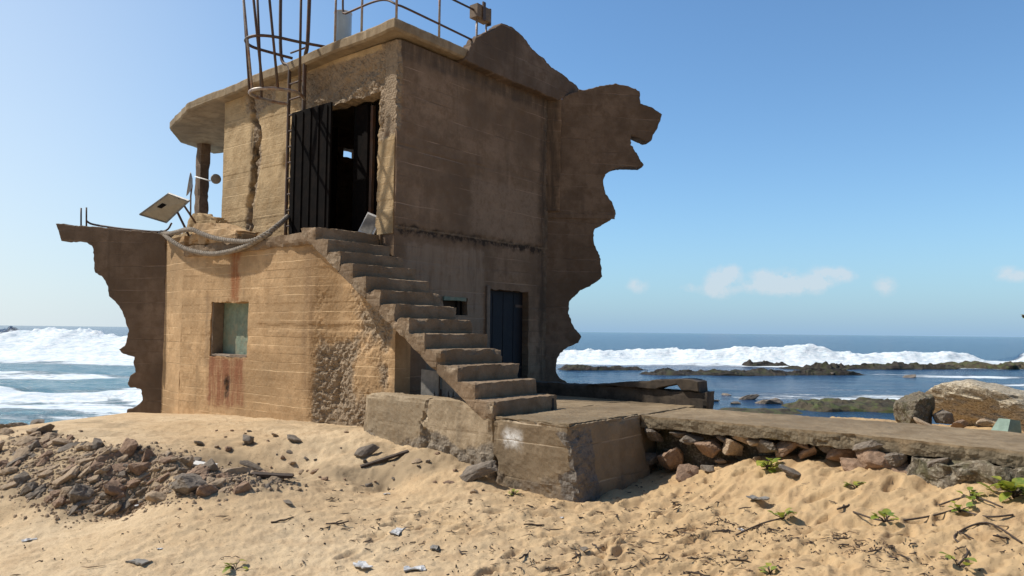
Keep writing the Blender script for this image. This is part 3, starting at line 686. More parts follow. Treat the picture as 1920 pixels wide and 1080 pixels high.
# tall broken fins (walls of the vanished parts)
def fin(name, px, n, p0, thick, seed, mat=None):
    P_ = [loc(hit(x, y, n, p0)) for x, y in px]
    nl = (float(np.asarray(n) @ Uv), float(np.asarray(n) @ Vv), 0)
    return prism(name, P_, (-nl[0], -nl[1], 0), thick, mat or M['fin'], B, .034, seed, .035, .014)
fin('broken_wall', [(1047, 188), (1087, 168), (1098, 169), (1121, 162), (1153, 156), (1178, 160), (1200, 172), (1201, 193), (1221, 200), (1243, 215), (1221, 265), (1213, 266), (1184, 252), (1184, 271),
     (1196, 290), (1208, 310), (1204, 313), (1176, 313), (1153, 316), (1137, 325), (1131, 338), (1135, 361), (1147, 378), (1155, 394), (1153, 407), (1141, 416), (1114, 430), (1114, 456), (1124, 479), (1127, 502),
     (1131, 519), (1118, 530), (1089, 545), (1069, 565), (1065, 588), (1072, 605), (1089, 631), (1084, 642), (1066, 651), (1050, 662), (1044, 674), (1042, 694), (1050, 708), (1066, 720), (1066, 760), (1012, 760), (1014, 500), (1022, 190)],
    (.17, -.985, 0), (.75, 14.93, 0), .3, 61)
fin('broken_wall', [(103, 419), (164, 424), (230, 430), (312, 439), (308, 800), (237, 800), (237, 769), (254, 762), (267, 749), (264, 730), (241, 725), (238, 717), (243, 706), (252, 698), (250, 681), (251, 668), (230, 664), (223, 655),
     (233, 647), (237, 634), (241, 619), (235, 604), (228, 583), (218, 568), (205, 555), (201, 536), (192, 521), (179, 510), (174, 489), (174, 463), (162, 452), (115, 451)],
    (-.14, -.99, 0), uvz(FE[0], FE[1], 0) + np.array([0, -.02, 0]), .3, 63)
rf = [(872, 112), (877, 98), (893, 71), (904, 64), (931, 53), (941, 43), (958, 49), (973, 59), (986, 74), (999, 92), (1011, 102), (1021, 107), (1026, 117), (1035, 126), (1055, 138), (1070, 151), (1082, 161), (1088, 171), (1047, 188), (960, 152)]
fin('roof_parapet', rf, -Vv * -1 * -1, uvz(0, 2.93, 0), .22, 65)
# joint marks on the big fin: a proud cap strip
nR = np.array([.17, -.985, 0]); pR = np.array([.75, 14.93, 0])
cs = [loc(hit(x, y, nR, pR)) for x, y in ((1020, 400), (1152, 403), (1152, 411), (1020, 408))]
prism('wall_joint', cs, (float(nR @ Uv), float(nR @ Vv), 0), .02, M['fin'], B, .01, 71, .06, 0)
cs = [loc(hit(x, y, nR, pR)) for x, y in ((1020, 184), (1052, 184), (1048, 396), (1018, 396))]
prism('wall_joint', cs, (float(nR @ Uv), float(nR @ Vv), 0), .05, M['side'] if 'side' in M else M['wall_side'], B, .012, 73, .06, 0)
# column of the open lookout
rough_box('column', (2.44, 11.18, 1.5), (2.68, 11.42, 4.38), .08, M['fin'], B, .006, 3, .03, 81)
# stair: sloping slab with thirteen worn steps
TR, RI = .285, .1905
stp = prism('staircase', [(0.012, .02, ZP - .01), (0.012, .02, ZP - .005), (.012, 3.42, 1.26), (.012, 3.60, 1.30), (.012, 3.60, 1.24), (.012, 3.5, 1.225), (.012, .30, -.935), (0.012, .0, ZP - .03)][::-1][::-1], (1, 0, 0), 1.18, M['step'], B, .008, 83, .08, .01)
rng = random.Random(4)
for i in range(13):
    v0 = i * TR; z1 = ZP + RI * (i + 1)
    brk_ = {2: .05, 3: .06, 5: .06, 7: .07}.get(i, .03)
    rough_box('step', (0.0, v0, z1 - RI - (.10 if i else .03)), (1.205 if i else 1.26, v0 + TR + .06, z1), .038, M['step'], stp, .006, 6, brk_ * .7, 100 + i, spall=lambda V: np.clip(sstep(.05, .0, V[:, 0]) * (.15 + 1.2 * fbm(V * 3, 3, 3 )), 0, 1) * .7, deform=lambda V: np.stack([V[:, 0], V[:, 1], np.maximum(V[:, 2], -.80 + (V[:, 1] - .5) * .675 + .012 * fbm(V * 9, 2, 8))], 1))
# doors
bd = empty('door'); bd.parent = B
m_ = MB(); m_.box((3.53, 3.27, -1.1), (4.68, 3.32, .735)); leafd = m_.build('door_leaf', M['navy'], bd)
m_ = MB()
for q in (3.8, 4.1, 4.4): m_.box((q, 3.262, -1.05), (q + .015, 3.268, .7))
m_.build('batten', M['navy'], bd)
m_ = MB(); m_.tube([(3.68, 3.262, -.22), (3.68, 3.22, -.22), (3.68, 3.22, -.06), (3.68, 3.262, -.06)], .012, 6); m_.build('handle', M['steel'], bd)
for q in (-.7, .45):
    m_ = MB(); m_.box((4.45, 3.258, q), (4.67, 3.268, q + .05)); m_.build('hinge', M['steel'], bd)
m_ = MB(); m_.box((3.44, 3.085, -1.1), (3.522, 3.24, .80)); m_.build('door_frame', M['frame'], bd)
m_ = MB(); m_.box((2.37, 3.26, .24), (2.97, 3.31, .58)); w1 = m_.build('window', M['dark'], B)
rough_box('lintel', (2.36, 3.09, .50), (2.9, 3.2, .566), .05, M['green'], w1, .006, 6, .01, 5)
m_ = MB()
for q in (2.72, 2.84): m_.box((q, 3.15, .262), (q + .025, 3.18, .498))
m_.build('window_bar', M['gate'], w1)
gd = empty('gate'); gd.parent = B
lf = MB(); lf.box((1.30, 5.78, 1.5), (2.2, 5.84, 3.78)); lf.build('gate_leaf', M['gate'], gd)
lf = MB()
for q in (1.42, 1.62, 1.82, 2.02): lf.box((q, 5.74, 1.55), (q + .04, 5.775, 3.7))
lf.build('gate_slat', M['gate'], gd)
lf = MB(); lf.box((1.62, 3.72, 1.5), (1.68, 4.25, 3.78)); lf.build('gate_leaf', M['gate'], gd)
lf = MB(); lf.box((1.54, 4.02, 1.5), (1.6, 4.08, 3.75)); lf.build('gate_post', M['steel'], gd)
lf = MB(); lf.box((.985, 4.42, 1.53), (1.02, 5.50, 3.74)); ol = lf.build('gate_leaf', M['gate'], gd)
lf = MB()
for q in (4.5, 4.72, 4.94, 5.16, 5.38): lf.box((.968, q, 1.58), (.984, q + .035, 3.70))
lf.build('gate_slat', M['gate'], ol)
lf = MB(); lf.box((1.50, 4.1, 1.5), (1.56, 4.45, 3.78)); lf.build('gate_leaf', M['gate'], gd)
# caged ladder
LD = empty('caged_ladder'); LD.parent = B
def rail(pts, r, name, mat, parent, n=8): m = MB(); m.tube(pts, r, n); return m.build(name, mat, parent, True)
rail(smooth_path([(1.05, 5.68, 1.52), (1.05, 5.70, 4.2), (1.05, 5.72, 4.62), (1.03, 5.95, 4.9), (1.03, 6.02, 6.4)], 6), .03, 'stringer', M['steel'], LD)
rail(smooth_path([(1.05, 5.24, 1.52), (1.05, 5.26, 4.35), (1.05, 5.25, 4.72), (1.04, 5.18, 5.0), (1.04, 5.16, 6.4)], 6), .034, 'stringer', M['steel'], LD)
for k in range(12):
    z = 1.78 + .28 * k
    rail([(1.05, 5.68, z), (1.05, 5.26, z)], .018, 'rung', M['steel'], LD, 6)
h1 = smooth_path([(1.3, 4.86, 4.84), (.75, 4.98, 4.80), (.34, 5.06, 4.78), (.12, 5.2, 4.77), (.04, 5.40, 4.76), (.12, 5.6, 4.76), (.34, 5.72, 4.76), (.75, 5.74, 4.78), (1.06, 5.64, 4.76)], 6)
h2 = smooth_path([(1.05, 5.24, 3.95), (.75, 5.02, 3.95), (.4, 5.06, 3.93), (.22, 5.22, 3.92), (.16, 5.40, 3.92), (.22, 5.6, 3.92), (.42, 5.72, 3.92), (.8, 5.76, 3.94), (1.05, 5.70, 3.95)], 6)
rail(h1, .026, 'cage_hoop', M['steel'], LD); rail(h2, .028, 'cage_hoop', M['galv'], LD)
for (a, b) in ((6, 5), (13, 12), (19, 18), (25, 25), (31, 30), (38, 38)):
    p, q = np.array(h1[a]), np.array(h2[b])
    rail([q, p, p + (p - q) * 2.2], .024, 'cage_bar', M['galv'] if a in (25,) else M['steel'], LD, 6)
# roof railing with its end box
RL = empty('roof_railing'); RL.parent = B
for (u, v, z1) in ((1.16, 3.07, 6.2), (2.09, 3.05, 6.0), (3.02, 3.05, 5.62), (1.2, 3.95, 6.2), (1.2, 4.64, 6.3)):
    rail([(u, v, 4.72), (u, v, z1)], .02, 'post', M['galv'], RL)
rail([(3.27, 3.05, 4.78), (3.27, 3.05, 5.62)], .016, 'post', M['galv'], RL)
rail(smooth_path([(1.2, 4.46, 6.2), (1.2, 4.45, 5.42), (1.2, 4.40, 5.30), (1.2, 4.25, 5.29), (1.2, 3.7, 5.30), (1.19, 3.35, 5.24), (1.2, 3.1, 5.10), (1.45, 3.05, 5.08), (3.02, 3.05, 5.05)], 6), .018, 'rail', M['steel'], RL)
rail([(1.16, 3.07, 5.60), (3.0, 3.05, 5.60)], .018, 'rail', M['steel'], RL)
bx = MB(); bx.box((2.93, 2.96, 5.47), (3.30, 3.14, 5.70)); o = bx.build('end_box', M['frame'], RL)
bx = MB(); bx.box((3.05, 2.93, 5.43), (3.12, 2.957, 5.76)); bx.build('bracket', M['steel'], o)
bx = MB(); bx.box((3.31, 3.0, 5.44), (3.35, 3.1, 5.74)); bx.build('bracket', M['steel'], o)

# pieces that are not part of the building
def thing(name, label, cat, group=None, m=SITE):
    return tag(empty(name, m), label, cat, group)
vp = thing('vent_pipe', 'short pale blue pipe standing upright on the roof edge by the railing', 'pipe')
m_ = MB(); m_.tube([(1.42, 4.72, 4.70), (1.42, 4.72, 5.44)], .15, 28); m_.build('pipe_body', M['pipe'], vp, False)
m_ = MB(); m_.tube([(1.42, 4.72, 5.44), (1.42, 4.72, 5.455)], .157, 28); m_.build('pipe_rim', M['white'], vp, False)

rp = MB()
def twisted(path, r0=.022, rs=.025, pitch=.2):
    P = smooth_path(path, 26); L = 0
    strands = [[], [], []]
    for i, p in enumerate(P):
        t = P[min(i + 1, len(P) - 1)] - P[max(i - 1, 0)]; t /= np.linalg.norm(t)
        a = np.cross(t, [0, 0, 1.]); a /= np.linalg.norm(a); b = np.cross(t, a)
        if i: L += np.linalg.norm(p - P[i - 1])
        for k in range(3):
            ph = 2 * math.pi * (L / pitch + k / 3); strands[k].append(p + r0 * (a * math.cos(ph) + b * math.sin(ph)))
    for s_ in strands: rp.tube(s_, rs, 7)
RP = lambda x, y, u=.33: np.array(loc(hit(x, y, -Uv, uvz(u, 0, 0))))
twisted([(.85, 8.7, 1.80), RP(304, 436, .5), RP(318, 438, .38), RP(355, 430), RP(378, 438), RP(405, 447), RP(440, 452), RP(472, 452), RP(500, 438, .42), RP(522, 422, .6), RP(540, 406, 1.0)])
twisted([RP(306, 437, .45), RP(320, 450), RP(345, 465), RP(372, 473), RP(400, 476), RP(432, 471), RP(462, 461), RP(485, 449, .36), RP(508, 436, .45)])
o = rp.build('rope', M['rope'], None, True); o.matrix_world = SITE; tag(o, 'thick twisted rope hanging in two sagging loops along the landing edge', 'rope')

pn = thing('solar_panel', 'tilted solar panel seen from its dull beige back, left end of the balcony', 'solar panel')
q4 = [loc(hit(x, y, (0, -1, 0), (0, d, 0))) for x, y, d in ((262, 402, 14.9), (316, 363, 14.2), (354, 377, 14.0), (312, 417, 14.7))]
A_, B_, C_, D_ = [np.array(q) for q in q4]; nn = np.cross(B_ - A_, D_ - A_); nn /= np.linalg.norm(nn)
if nn[2] < 0: nn = -nn
prism('panel_back', [A_, B_, C_, D_], nn, .02, M['panel'], pn, 0, 1, 5, 0)
prism('panel_glass', [A_ + nn * .024, B_ + nn * .024, C_ + nn * .024, D_ + nn * .024], nn, .008, M['cell'], pn, 0, 1, 5, 0)
m_ = MB()
for a, b in ((A_, B_), (B_, C_), (C_, D_), (D_, A_)): m_.tube([a + nn * .004, b + nn * .004], .02, 4)
m_.build('panel_frame', M['alu'], pn)
cc = A_ * .42 + B_ * .38 + C_ * .08 + D_ * .12; e1 = (B_ - A_) * .18; e2 = (D_ - A_) * .18
prism('junction_box', [cc - nn * .002, cc + e1 - nn * .002, cc + e1 + e2 - nn * .002, cc + e2 - nn * .002], -nn, .02, M['gate'], pn, 0, 1, 5, 0)
m_ = MB(); m_.tube([C_ * .5 + D_ * .5, (.75, 8.15, 1.50)], .022, 6); m_.tube([B_ * .5 + C_ * .5, (1.15, 8.3, 1.6)], .02, 6); m_.build('panel_stay', M['steel'], pn, True)

lp = thing('flood_lamp', 'small round grey lamp on a thin arm beside the balcony column', 'lamp')
P_ = lambda x, y, d: np.array(loc(hit(x, y, (0, -1, 0), (0, d, 0))))
m_ = MB(); m_.tube([P_(366, 331, 17.6), P_(394, 339, 16.4)], .014, 6); m_.build('lamp_arm', M['white'], lp, True)
c0 = P_(405, 336, 16.2); ax = np.array([-.55, -.80, 0]); m_ = MB(); m_.tube([c0 + ax * .06, c0 + ax * .05, c0, c0 - ax * .06], [.085, .105, .105, .05], 18); m_.build('lamp_housing', M['lampgrey'], lp, True)
dsh = thing('dish_antenna', 'slim white dish seen edge on behind the balcony column', 'antenna')
c0 = P_(353, 345, 16.9); m_ = MB(); ax = np.array([-.87, .46, .12]); ax /= np.linalg.norm(ax)
m_.tube([c0 - ax * .09, c0 - ax * .07, c0 - ax * .03, c0], [.02, .14, .24, .28], 20); m_.build('dish', M['white'], dsh, True)
m_ = MB(); m_.tube([c0 - ax * .08, c0 + np.array([.12, .1, -.25]), P_(360, 395, 16.9) * [1, 1, 0] + np.array([0, 0, 1.49])], .02, 6); m_.build('dish_mast', M['galv'], dsh, True)

fp = thing('pipe_frame', 'thin bent pipe with two short uprights lying on top of the left broken wall', 'pipe')
PL = lambda x, y: np.array(loc(hit(x, y, (-.14, -.99, 0), uvz(FE[0], FE[1], 0) + np.array([0, .15, 0]))))
m_ = MB(); m_.tube([PL(152, 423), PL(152, 390)], .017, 6); m_.build('upright', M['steel'], fp, True)
m_ = MB(); m_.tube([PL(162, 424), PL(162, 389)], .017, 6); m_.build('upright', M['steel'], fp, True)
m_ = MB(); m_.tube(smooth_path([PL(162, 414), PL(172, 420), PL(200, 425), PL(240, 430), PL(305, 434), PL(322, 418)], 6), .02, 6); m_.build('pipe_run', M['steel'], fp, True)

bdp = tag(empty('propped_board', SITE), 'pale board leaning on the door jamb at the stair head', 'board')
m_ = MB(); mt = Matrix.Translation((1.18, 3.72, 1.50)) @ Matrix.Rotation(R(18), 4, 'Z') @ Matrix.Rotation(R(22), 4, 'X') @ Matrix.Rotation(R(12), 4, 'Y')
m_.box((-.02, -.14, 0), (.02, .14, .36), mt); m_.build('board_face', M['white'], bdp)
m_ = MB(); m_.box((-.028, -.10, .04), (-.022, .12, .33), mt); m_.build('board_backing', M['plank'], bdp)

# retaining wall, landing platform, walkway, parapet
def sp_low(V): return np.clip(sstep(-1.15, -1.45, V[:, 2] + .35 * fbm(V * 2.2, 4, 6) - .12 * V[:, 1] * 0) * 1.0 + .6 * np.exp(-((V[:, 1] - 1.12 + .10 * fbm(V * 5, 3, 2)) / .03) ** 2), 0, 1)
def low_def(V):
    o = V.copy(); n = fbm(V * 5, 3, 2)
    o[:, 0] += .05 * np.exp(-((V[:, 1] - 1.12 + .12 * n) / .022) ** 2) * (V[:, 0] < .1); return o
o = rough_box('retaining_wall', (.01, .02, -2.1), (.36, 2.28, -.845), .032, M['low'], None, .012, 4, .03, 41, low_def, sp_low); o.matrix_world = SITE
tag(o, 'low grey cracked concrete wall at the foot of the stair side', 'wall')
pf = thing('landing_platform', 'square concrete block platform in front of the bottom stair step', 'platform')
def sp_block(V):
    n = fbm(V * 3, 4, 16)
    return np.clip(sstep(-.86, -.98, V[:, 1] + .16 * n - .10 * (V[:, 2] + 1)) * (V[:, 0] < .4) * sstep(-1.02, -1.12, V[:, 2]) + .4 * sstep(-1.5, -1.7, V[:, 2] + .3 * n), 0, 1)
def blk(V):
    o = V.copy(); k = np.clip((ZP - V[:, 2]) / .85, 0, 1)
    o[:, 1] -= .13 * k * sstep(-.6, -1.05, V[:, 1]); o[:, 0] += .02 * k
    return o
rough_box('platform_block', (0.0, -1.06, -2.3), (1.55, .0, ZP - .004), .034, M['block'], pf, .010, 5, .06, 43, blk, sp_block)
ms = MB()
rough_box('platform_deck', (.03, -1.03, ZP - .02), (1.5, -.012, ZP + .012), .04, M['block_top'], pf, .008, 4, .02, 45)
rough_box('platform_deck', (1.5, -1.05, -1.8), (3.05, -.0, ZP + .004), .09, M['block_top'], pf, .006, 3, .02, 46)
rough_box('platform_deck', (1.262, .0, -1.8), (5.2, 3.1, ZP), .12, M['block_top'], pf, .006, 3, .02, 47)
wk = thing('walkway', 'raised concrete walkway slab running right from the platform', 'walkway')
def tilt(V):
    o = V.copy(); s_ = np.clip((-V[:, 1] - 1.2) / 4, 0, 1.6)
    o[:, 0] += -.24 * s_ ** 1.5 * (V[:, 0] < 2.2); o[:, 2] += .006 * np.sin(V[:, 1] * 1.3); return o
def sp_walk(V): return np.clip((V[:, 2] < ZP - .02) * (.75 + .5 * fbm(V * 4, 4, 5)), 0, 1) * (V[:, 0] < 1.6)
rough_box('walkway_slab', (1.52, -13, ZP - .15), (2.86, -1.064, ZP - .002), .042, M['block_top'], wk, .007, 3, .010, 49, tilt, sp_walk)
rough_box('walkway_bed', (1.86, -13, -2.0), (2.84, -1.1, ZP - .16), .06, M['mossy'], wk, .05, 2.5, .03, 48)
def face_def(V):
    o = V.copy(); o[:, 0] += .10 * fbm(V * 5, 4, 4, .6); return o
rough_box('walkway_facing', (1.42, -5.25, -1.62), (1.95, -4.05, ZP - .152), .05, M['mossy'], wk, .07, 5, .06, 50, lambda V: tilt(face_def(V)), lambda V: np.clip(.3 + fbm(V * 3, 3, 2), 0, 1))

pw = thing('parapet_wall', 'low dark concrete wall along the seaward edge of the platform', 'wall')
rough_box('wall_body', (3.06, -1.215, -1.4), (3.30, 2.4, -.80), .06, M['shadewall'], pw, .014, 3, .04, 52)
pk = thing('leaning_slab', 'broken slab tilted on the end of the dark parapet wall', 'slab')
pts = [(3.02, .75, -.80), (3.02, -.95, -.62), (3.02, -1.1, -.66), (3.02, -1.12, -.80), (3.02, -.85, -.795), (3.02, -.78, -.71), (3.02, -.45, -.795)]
prism('slab_body', pts, (1, 0, 0), .3, M['shadewall'], pk, .02, 53, .06, .01)

# planks leaning in the hollow under the stair
def plank(px0, px1, u, lean, label, seed):
    a = np.array(loc(hit(px0, 742, -Uv, uvz(u, 0, 0)))); b = np.array(loc(hit(px1, 742, -Uv, uvz(u, 0, 0)))); rg = random.Random(seed)
    n = 9; top = -.55; pts = []
    for i in range(n + 1):
        t = i / n; pts.append(a + (b - a) * t + np.array([0, 0, (-.99 + rg.uniform(0, .2) * (i % 2)) - a[2]]))
    pts += [b + np.array([lean, 0, top - b[2]]), a + np.array([lean, 0, top + .02 - a[2]])]
    pts = [np.array([u, p[1], p[2]]) for p in pts]
    o = prism('plank', pts, (1, 0, 0), .03, M['plank'], None, .006, seed, .05, 0); o.matrix_world = SITE
    tag(o, label, 'plank')
plank(789, 822, .62, .1, 'left grey plank with ragged end in the hollow under the stair', 3)
plank(828, 868, .66, .1, 'right grey plank with ragged end in the hollow under the stair', 5)

# ------------------------------------------------------------------ rocks
def rock_mesh(name, seed, mat, sub=3, flat=1., cuts=9, rough=.06):
    """an angular block: a ball cut back to the hull of a few points, surface roughened"""
    rg = random.Random(seed); bh = bmesh.new()
    for k in range(cuts + 5):
        d = Vector((rg.gauss(0, 1), rg.gauss(0, 1), rg.gauss(0, 1))).normalized(); bh.verts.new(d * rg.uniform(.82, 1.05))
    bmesh.ops.convex_hull(bh, input=bh.verts[:]); bh.normal_update()
    pl = [(np.array(f.normal), float(f.normal.dot(f.verts[0].co))) for f in bh.faces]; bh.free()
    bm = bmesh.new(); bmesh.ops.create_icosphere(bm, subdivisions=sub + 1, radius=1)
    D = np.array([v.co[:] for v in bm.verts]); r = np.full(len(D), 9.)
    for n, d in pl:
        if d < 0: n, d = -n, -d
        q = D @ n; r = np.where(q > 1e-4, np.minimum(r, d / np.maximum(q, 1e-4)), r)
    r = np.clip(r, .2, 1.1); co = D * r[:, None]
    co = co + D * (rough * 1.3 * fbm(co * 2.2 + seed, 3, seed) + rough * .9 * fbm(co * 7 + seed, 3, seed + 4))[:, None]; co[:, 2] *= flat
    for v, c in zip(bm.verts, co): v.co = c
    me = bpy.data.meshes.new(name); bm.to_mesh(me); bm.free(); me.materials.append(mat)
    return me
RM = {'red': [rock_mesh('rock', 10 + k, M['red'], 3, .8) for k in range(5)], 'grey': [rock_mesh('rock', 30 + k, M['grey'], 3, .75) for k in range(5)], 'tan': [rock_mesh('rock', 50 + k, M['tan'], 3, .7) for k in range(4)]}
WORD = {'red': 'reddish brown', 'grey': 'dark grey', 'tan': 'sandy coloured'}
def put_rock(kind, pos, size, rg, label, group=None, name='rock', stretch=None, me=None, rot=None, cat='rock'):
    o = bpy.data.objects.new(name, me or rg.choice(RM[kind])); COL.objects.link(o)
    o.location = pos; o.rotation_euler = rot or ((rg.uniform(-.4, .4), rg.gauss(-.45, .3), rg.gauss(.5, .5)) if group and 'bank' in group else (rg.uniform(-.5, .5), rg.uniform(-.5, .5), rg.uniform(0, 6.28)))
    st = stretch or (rg.uniform(.8, 1.35), rg.uniform(.7, 1.1), rg.uniform(.55, .95)); o.scale = tuple(size * k for k in st)
    return tag(o, label, cat, group)
rg = random.Random(77)
def interp(pts, x):
    xs, ys = zip(*pts); return float(np.interp(x, xs, ys))
top_c = [(0, 806), (50, 809), (100, 815), (150, 833), (200, 845), (260, 836), (320, 850), (380, 872), (450, 884), (540, 896)]
bot_c = [(0, 915), (60, 930), (120, 958), (200, 968), (260, 955), (320, 935), (380, 925), (450, 920), (560, 905)]
done = []
for k in range(4000):
    if len(done) >= 285: break
    x = rg.triangular(-20, 540, 210) if rg.random() < .8 else rg.uniform(-30, 420); t_, b_ = interp(top_c, x), interp(bot_c, x); y = rg.uniform(t_, b_)
    p = on_ground(x, y); big = rg.random()
    s = .045 + .125 * big ** 1.9
    if any((p[0] - q[0]) ** 2 + (p[1] - q[1]) ** 2 < ((s + q[2]) * .34) ** 2 for q in done): continue
    done.append((p[0], p[1], s))
    kind = rg.choices(('red', 'grey', 'tan'), (.34, .24, .55))[0]
    put_rock(kind, (p[0], p[1], p[2] + s * rg.uniform(-.45, .22)), s, rg, f'{WORD[kind]} angular stone in the rubble bank left of the building', f'{WORD[kind]} stones of the rubble bank', 'rubble_stone', cat='stone')
for (x, y, s, kind, lab, st) in (
        (352, 918, .21, 'grey', 'rough grey lump at the right end of the rubble bank', (1.25, 1, .75)), (182, 842, .13, 'grey', 'lone dark block standing on the sand above the rubble bank', (1, .8, .9)),
        (225, 928, .19, 'red', 'large reddish slab face in the middle of the rubble bank', (1.2, .7, .9)), (150, 935, .17, 'grey', 'large dark stone low in the rubble bank', (1, .9, 1)),
        (262, 888, .15, 'red', 'square reddish stone high in the rubble bank', (1.1, .8, .9)), (85, 812, .15, 'grey', 'brown stone topping the far left end of the rubble bank', (1.2, .9, .7)),
        (462, 831, .13, 'grey', 'dark jagged lump on the sand below the small window', (1.2, .8, .8)), (553, 829, .12, 'grey', 'dark wedge of stone in the sand right of the small window', (1.3, .7, .6)),
        (688, 853, .16, 'grey', 'dark slab of stone tipped against the low grey wall', (1.25, .7, .55)), (895, 898, .22, 'grey', 'grey lump of rubble against the left foot of the platform block', (1.2, .8, .6)),
        (470, 879, .12, 'grey', 'flat dark stone on the sand right of the white board', (1.6, .7, .28)), (1290, 893, .17, 'red', 'pinkish rock lying in the sand right of the platform shadow', (1.15, .9, 1)),
        (1325, 886, .10, 'grey', 'small grey rock beside the pinkish rock', (1.2, .9, .7)), (375, 836, .09, 'grey', 'flat dark stone on the sand mound', (1.5, .8, .4)),
        (1480, 892, .13, 'grey', 'low crusty grey stone in the sand by the green creeper', (1.5, .9, .45)), (1600, 842, .11, 'tan', 'upright sandy stone under the walkway edge', (.7, .7, 1.3)),
        (540, 945, .05, 'grey', 'flat dark stone in the sand below the bank', (1.8, .7, .3)), (1095, 1035, .05, 'grey', 'dark flat shard in the open sand', (1.6, .8, .4))):
    p = on_ground(x, y); put_rock(kind, (p[0], p[1], p[2] + s * .3), s, rg, lab, None, 'rock', st)
# earthy grit between the stones, and fine gravel too small to count
gme = [o for o in COL.objects if o.name == 'ground'][0].data; nv = len(gme.vertices); co = np.empty(nv * 3); gme.vertices.foreach_get('co', co); co = co.reshape(-1, 3)
sel = np.where((co[:, 0] < 0) & (co[:, 0] > -9) & (co[:, 1] > 6) & (co[:, 1] < 14))[0]; dd_ = np.full(len(sel), 9.)
for q in done: dd_ = np.minimum(dd_, np.hypot(co[sel, 0] - q[0], co[sel, 1] - q[1]))
cr = np.empty(nv, np.float32); at_c = gme.attributes['crust'].data; at_c.foreach_get('value', cr)
cr[sel] = np.maximum(cr[sel], np.exp(-(dd_ / .16) ** 2) * .9); at_c.foreach_set('value', cr)
gv = MB(); rgg = random.Random(21)
for k in range(3200):
    q = rgg.choice(done); x, y = q[0] + rgg.gauss(0, .16), q[1] + rgg.gauss(0, .16); z = float(ground_z(x, y)[0]); r_ = .006 + .018 * rgg.random() ** 2
    a0 = rgg.uniform(0, 6.28); vv = [(x + r_ * 1.3 * math.cos(a0 + 6.28 * i / 5) * rgg.uniform(.7, 1.2), y + r_ * math.sin(a0 + 6.28 * i / 5) * rgg.uniform(.7, 1.2), z) for i in range(5)]
    vv += [(x + (a - x) * .55, y + (b - y) * .55, z + r_ * rgg.uniform(.7, 1.3)) for a, b, c in vv]
    gv.add(vv, [(5, 6, 7, 8, 9)] + [(i, (i + 1) % 5, 5 + (i + 1) % 5, 5 + i) for i in range(5)])
tag(gv.build('gravel', M['tan']), 'fine sandy gravel between the stones of the rubble bank', 'gravel', kind='stuff')
for k in range(58):
    x, y = rg.uniform(400, 915), rg.uniform(800, 925)
    if y < 795 + max(0, (x - 640)) * .28: continue
    p = on_ground(x, y); s = rg.choice((.025, .03, .035, .05, .065)); kind = rg.choices(('red', 'grey', 'tan'), (.35, .4, .25))[0]
    put_rock(kind, (p[0], p[1], p[2] + s * .1), s, rg, f'small {WORD[kind]} stone on the sandy slope below the small window and low wall', f'small {WORD[kind]} stones on the sandy slope', 'small_stone', cat='stone')
# the masonry under the walkway edge
def wpt(px, py, u): return hit(px, py, -Uv, uvz(u, 0, 0))
wr = []
for (px, py, s, kind, st) in ((1225, 815, .16, 'grey', (1.35, .8, .55)), (1255, 852, .20, 'red', (.85, .8, 1.05)), (1300, 822, .13, 'grey', (1.2, .8, .6)), (1330, 838, .16, 'red', (1.2, .9, .9)), (1372, 840, .17, 'tan', (1, .9, .8)), (1395, 822, .13, 'tan', (1, .8, .8)),
                              (1440, 838, .15, 'grey', (1.3, .8, .8)), (1480, 836, .14, 'red', (1.2, .8, .8)), (1515, 848, .11, 'red', (1.2, .8, .7)), (1585, 852, .14, 'red', (1.3, .8, .8)), (1640, 860, .16, 'red', (1.2, .8, .9)), (1610, 880, .15, 'red', (1.2, .8, .8)),
                              (1690, 885, .14, 'red', (1.1, .8, .8)), (1655, 905, .12, 'grey', (1.2, .8, .7)), (1700, 915, .13, 'grey', (1.1, .8, .8)), (1740, 900, .12, 'grey', (1, .8, .7)), (1760, 870, .14, 'grey', (1.3, .8, .8)), (1860, 905, .15, 'grey', (1.2, .8, .6)), (1900, 890, .13, 'tan', (1.3, .8, .5)),
                              (1420, 862, .07, 'tan', (1.2, .8, .7)), (1350, 865, .06, 'tan', (1.2, .8, .7)), (1455, 862, .06, 'grey', (1.2, .8, .7)), (1550, 838, .12, 'grey', (1.1, .8, .7)), (1275, 812, .10, 'grey', (1.4, .8, .6)), (1355, 818, .10, 'grey', (1.3, .8, .7)), (1420, 826, .11, 'tan', (1.3, .8, .7)), (1500, 832, .10, 'red', (1.3, .8, .6)), (1215, 860, .12, 'grey', (1, .8, .9)), (1625, 838, .12, 'grey', (1.4, .8, .6)), (1675, 862, .12, 'grey', (1.1, .8, .8)), (1720, 880, .11, 'grey', (1.1, .8, .8)), (1790, 895, .12, 'grey', (1.2, .8, .7)), (1825, 905, .10, 'red', (1.2, .8, .7))):
    u = 1.62 if px < 1600 else 1.40
    p = wpt(px, py, u)
    s *= 1.22
    put_rock(kind, tuple(p), s, rg, f'{WORD[kind]} stone wedged under the edge of the walkway slab', f'{WORD[kind]} stones under the walkway slab', 'rock', st)
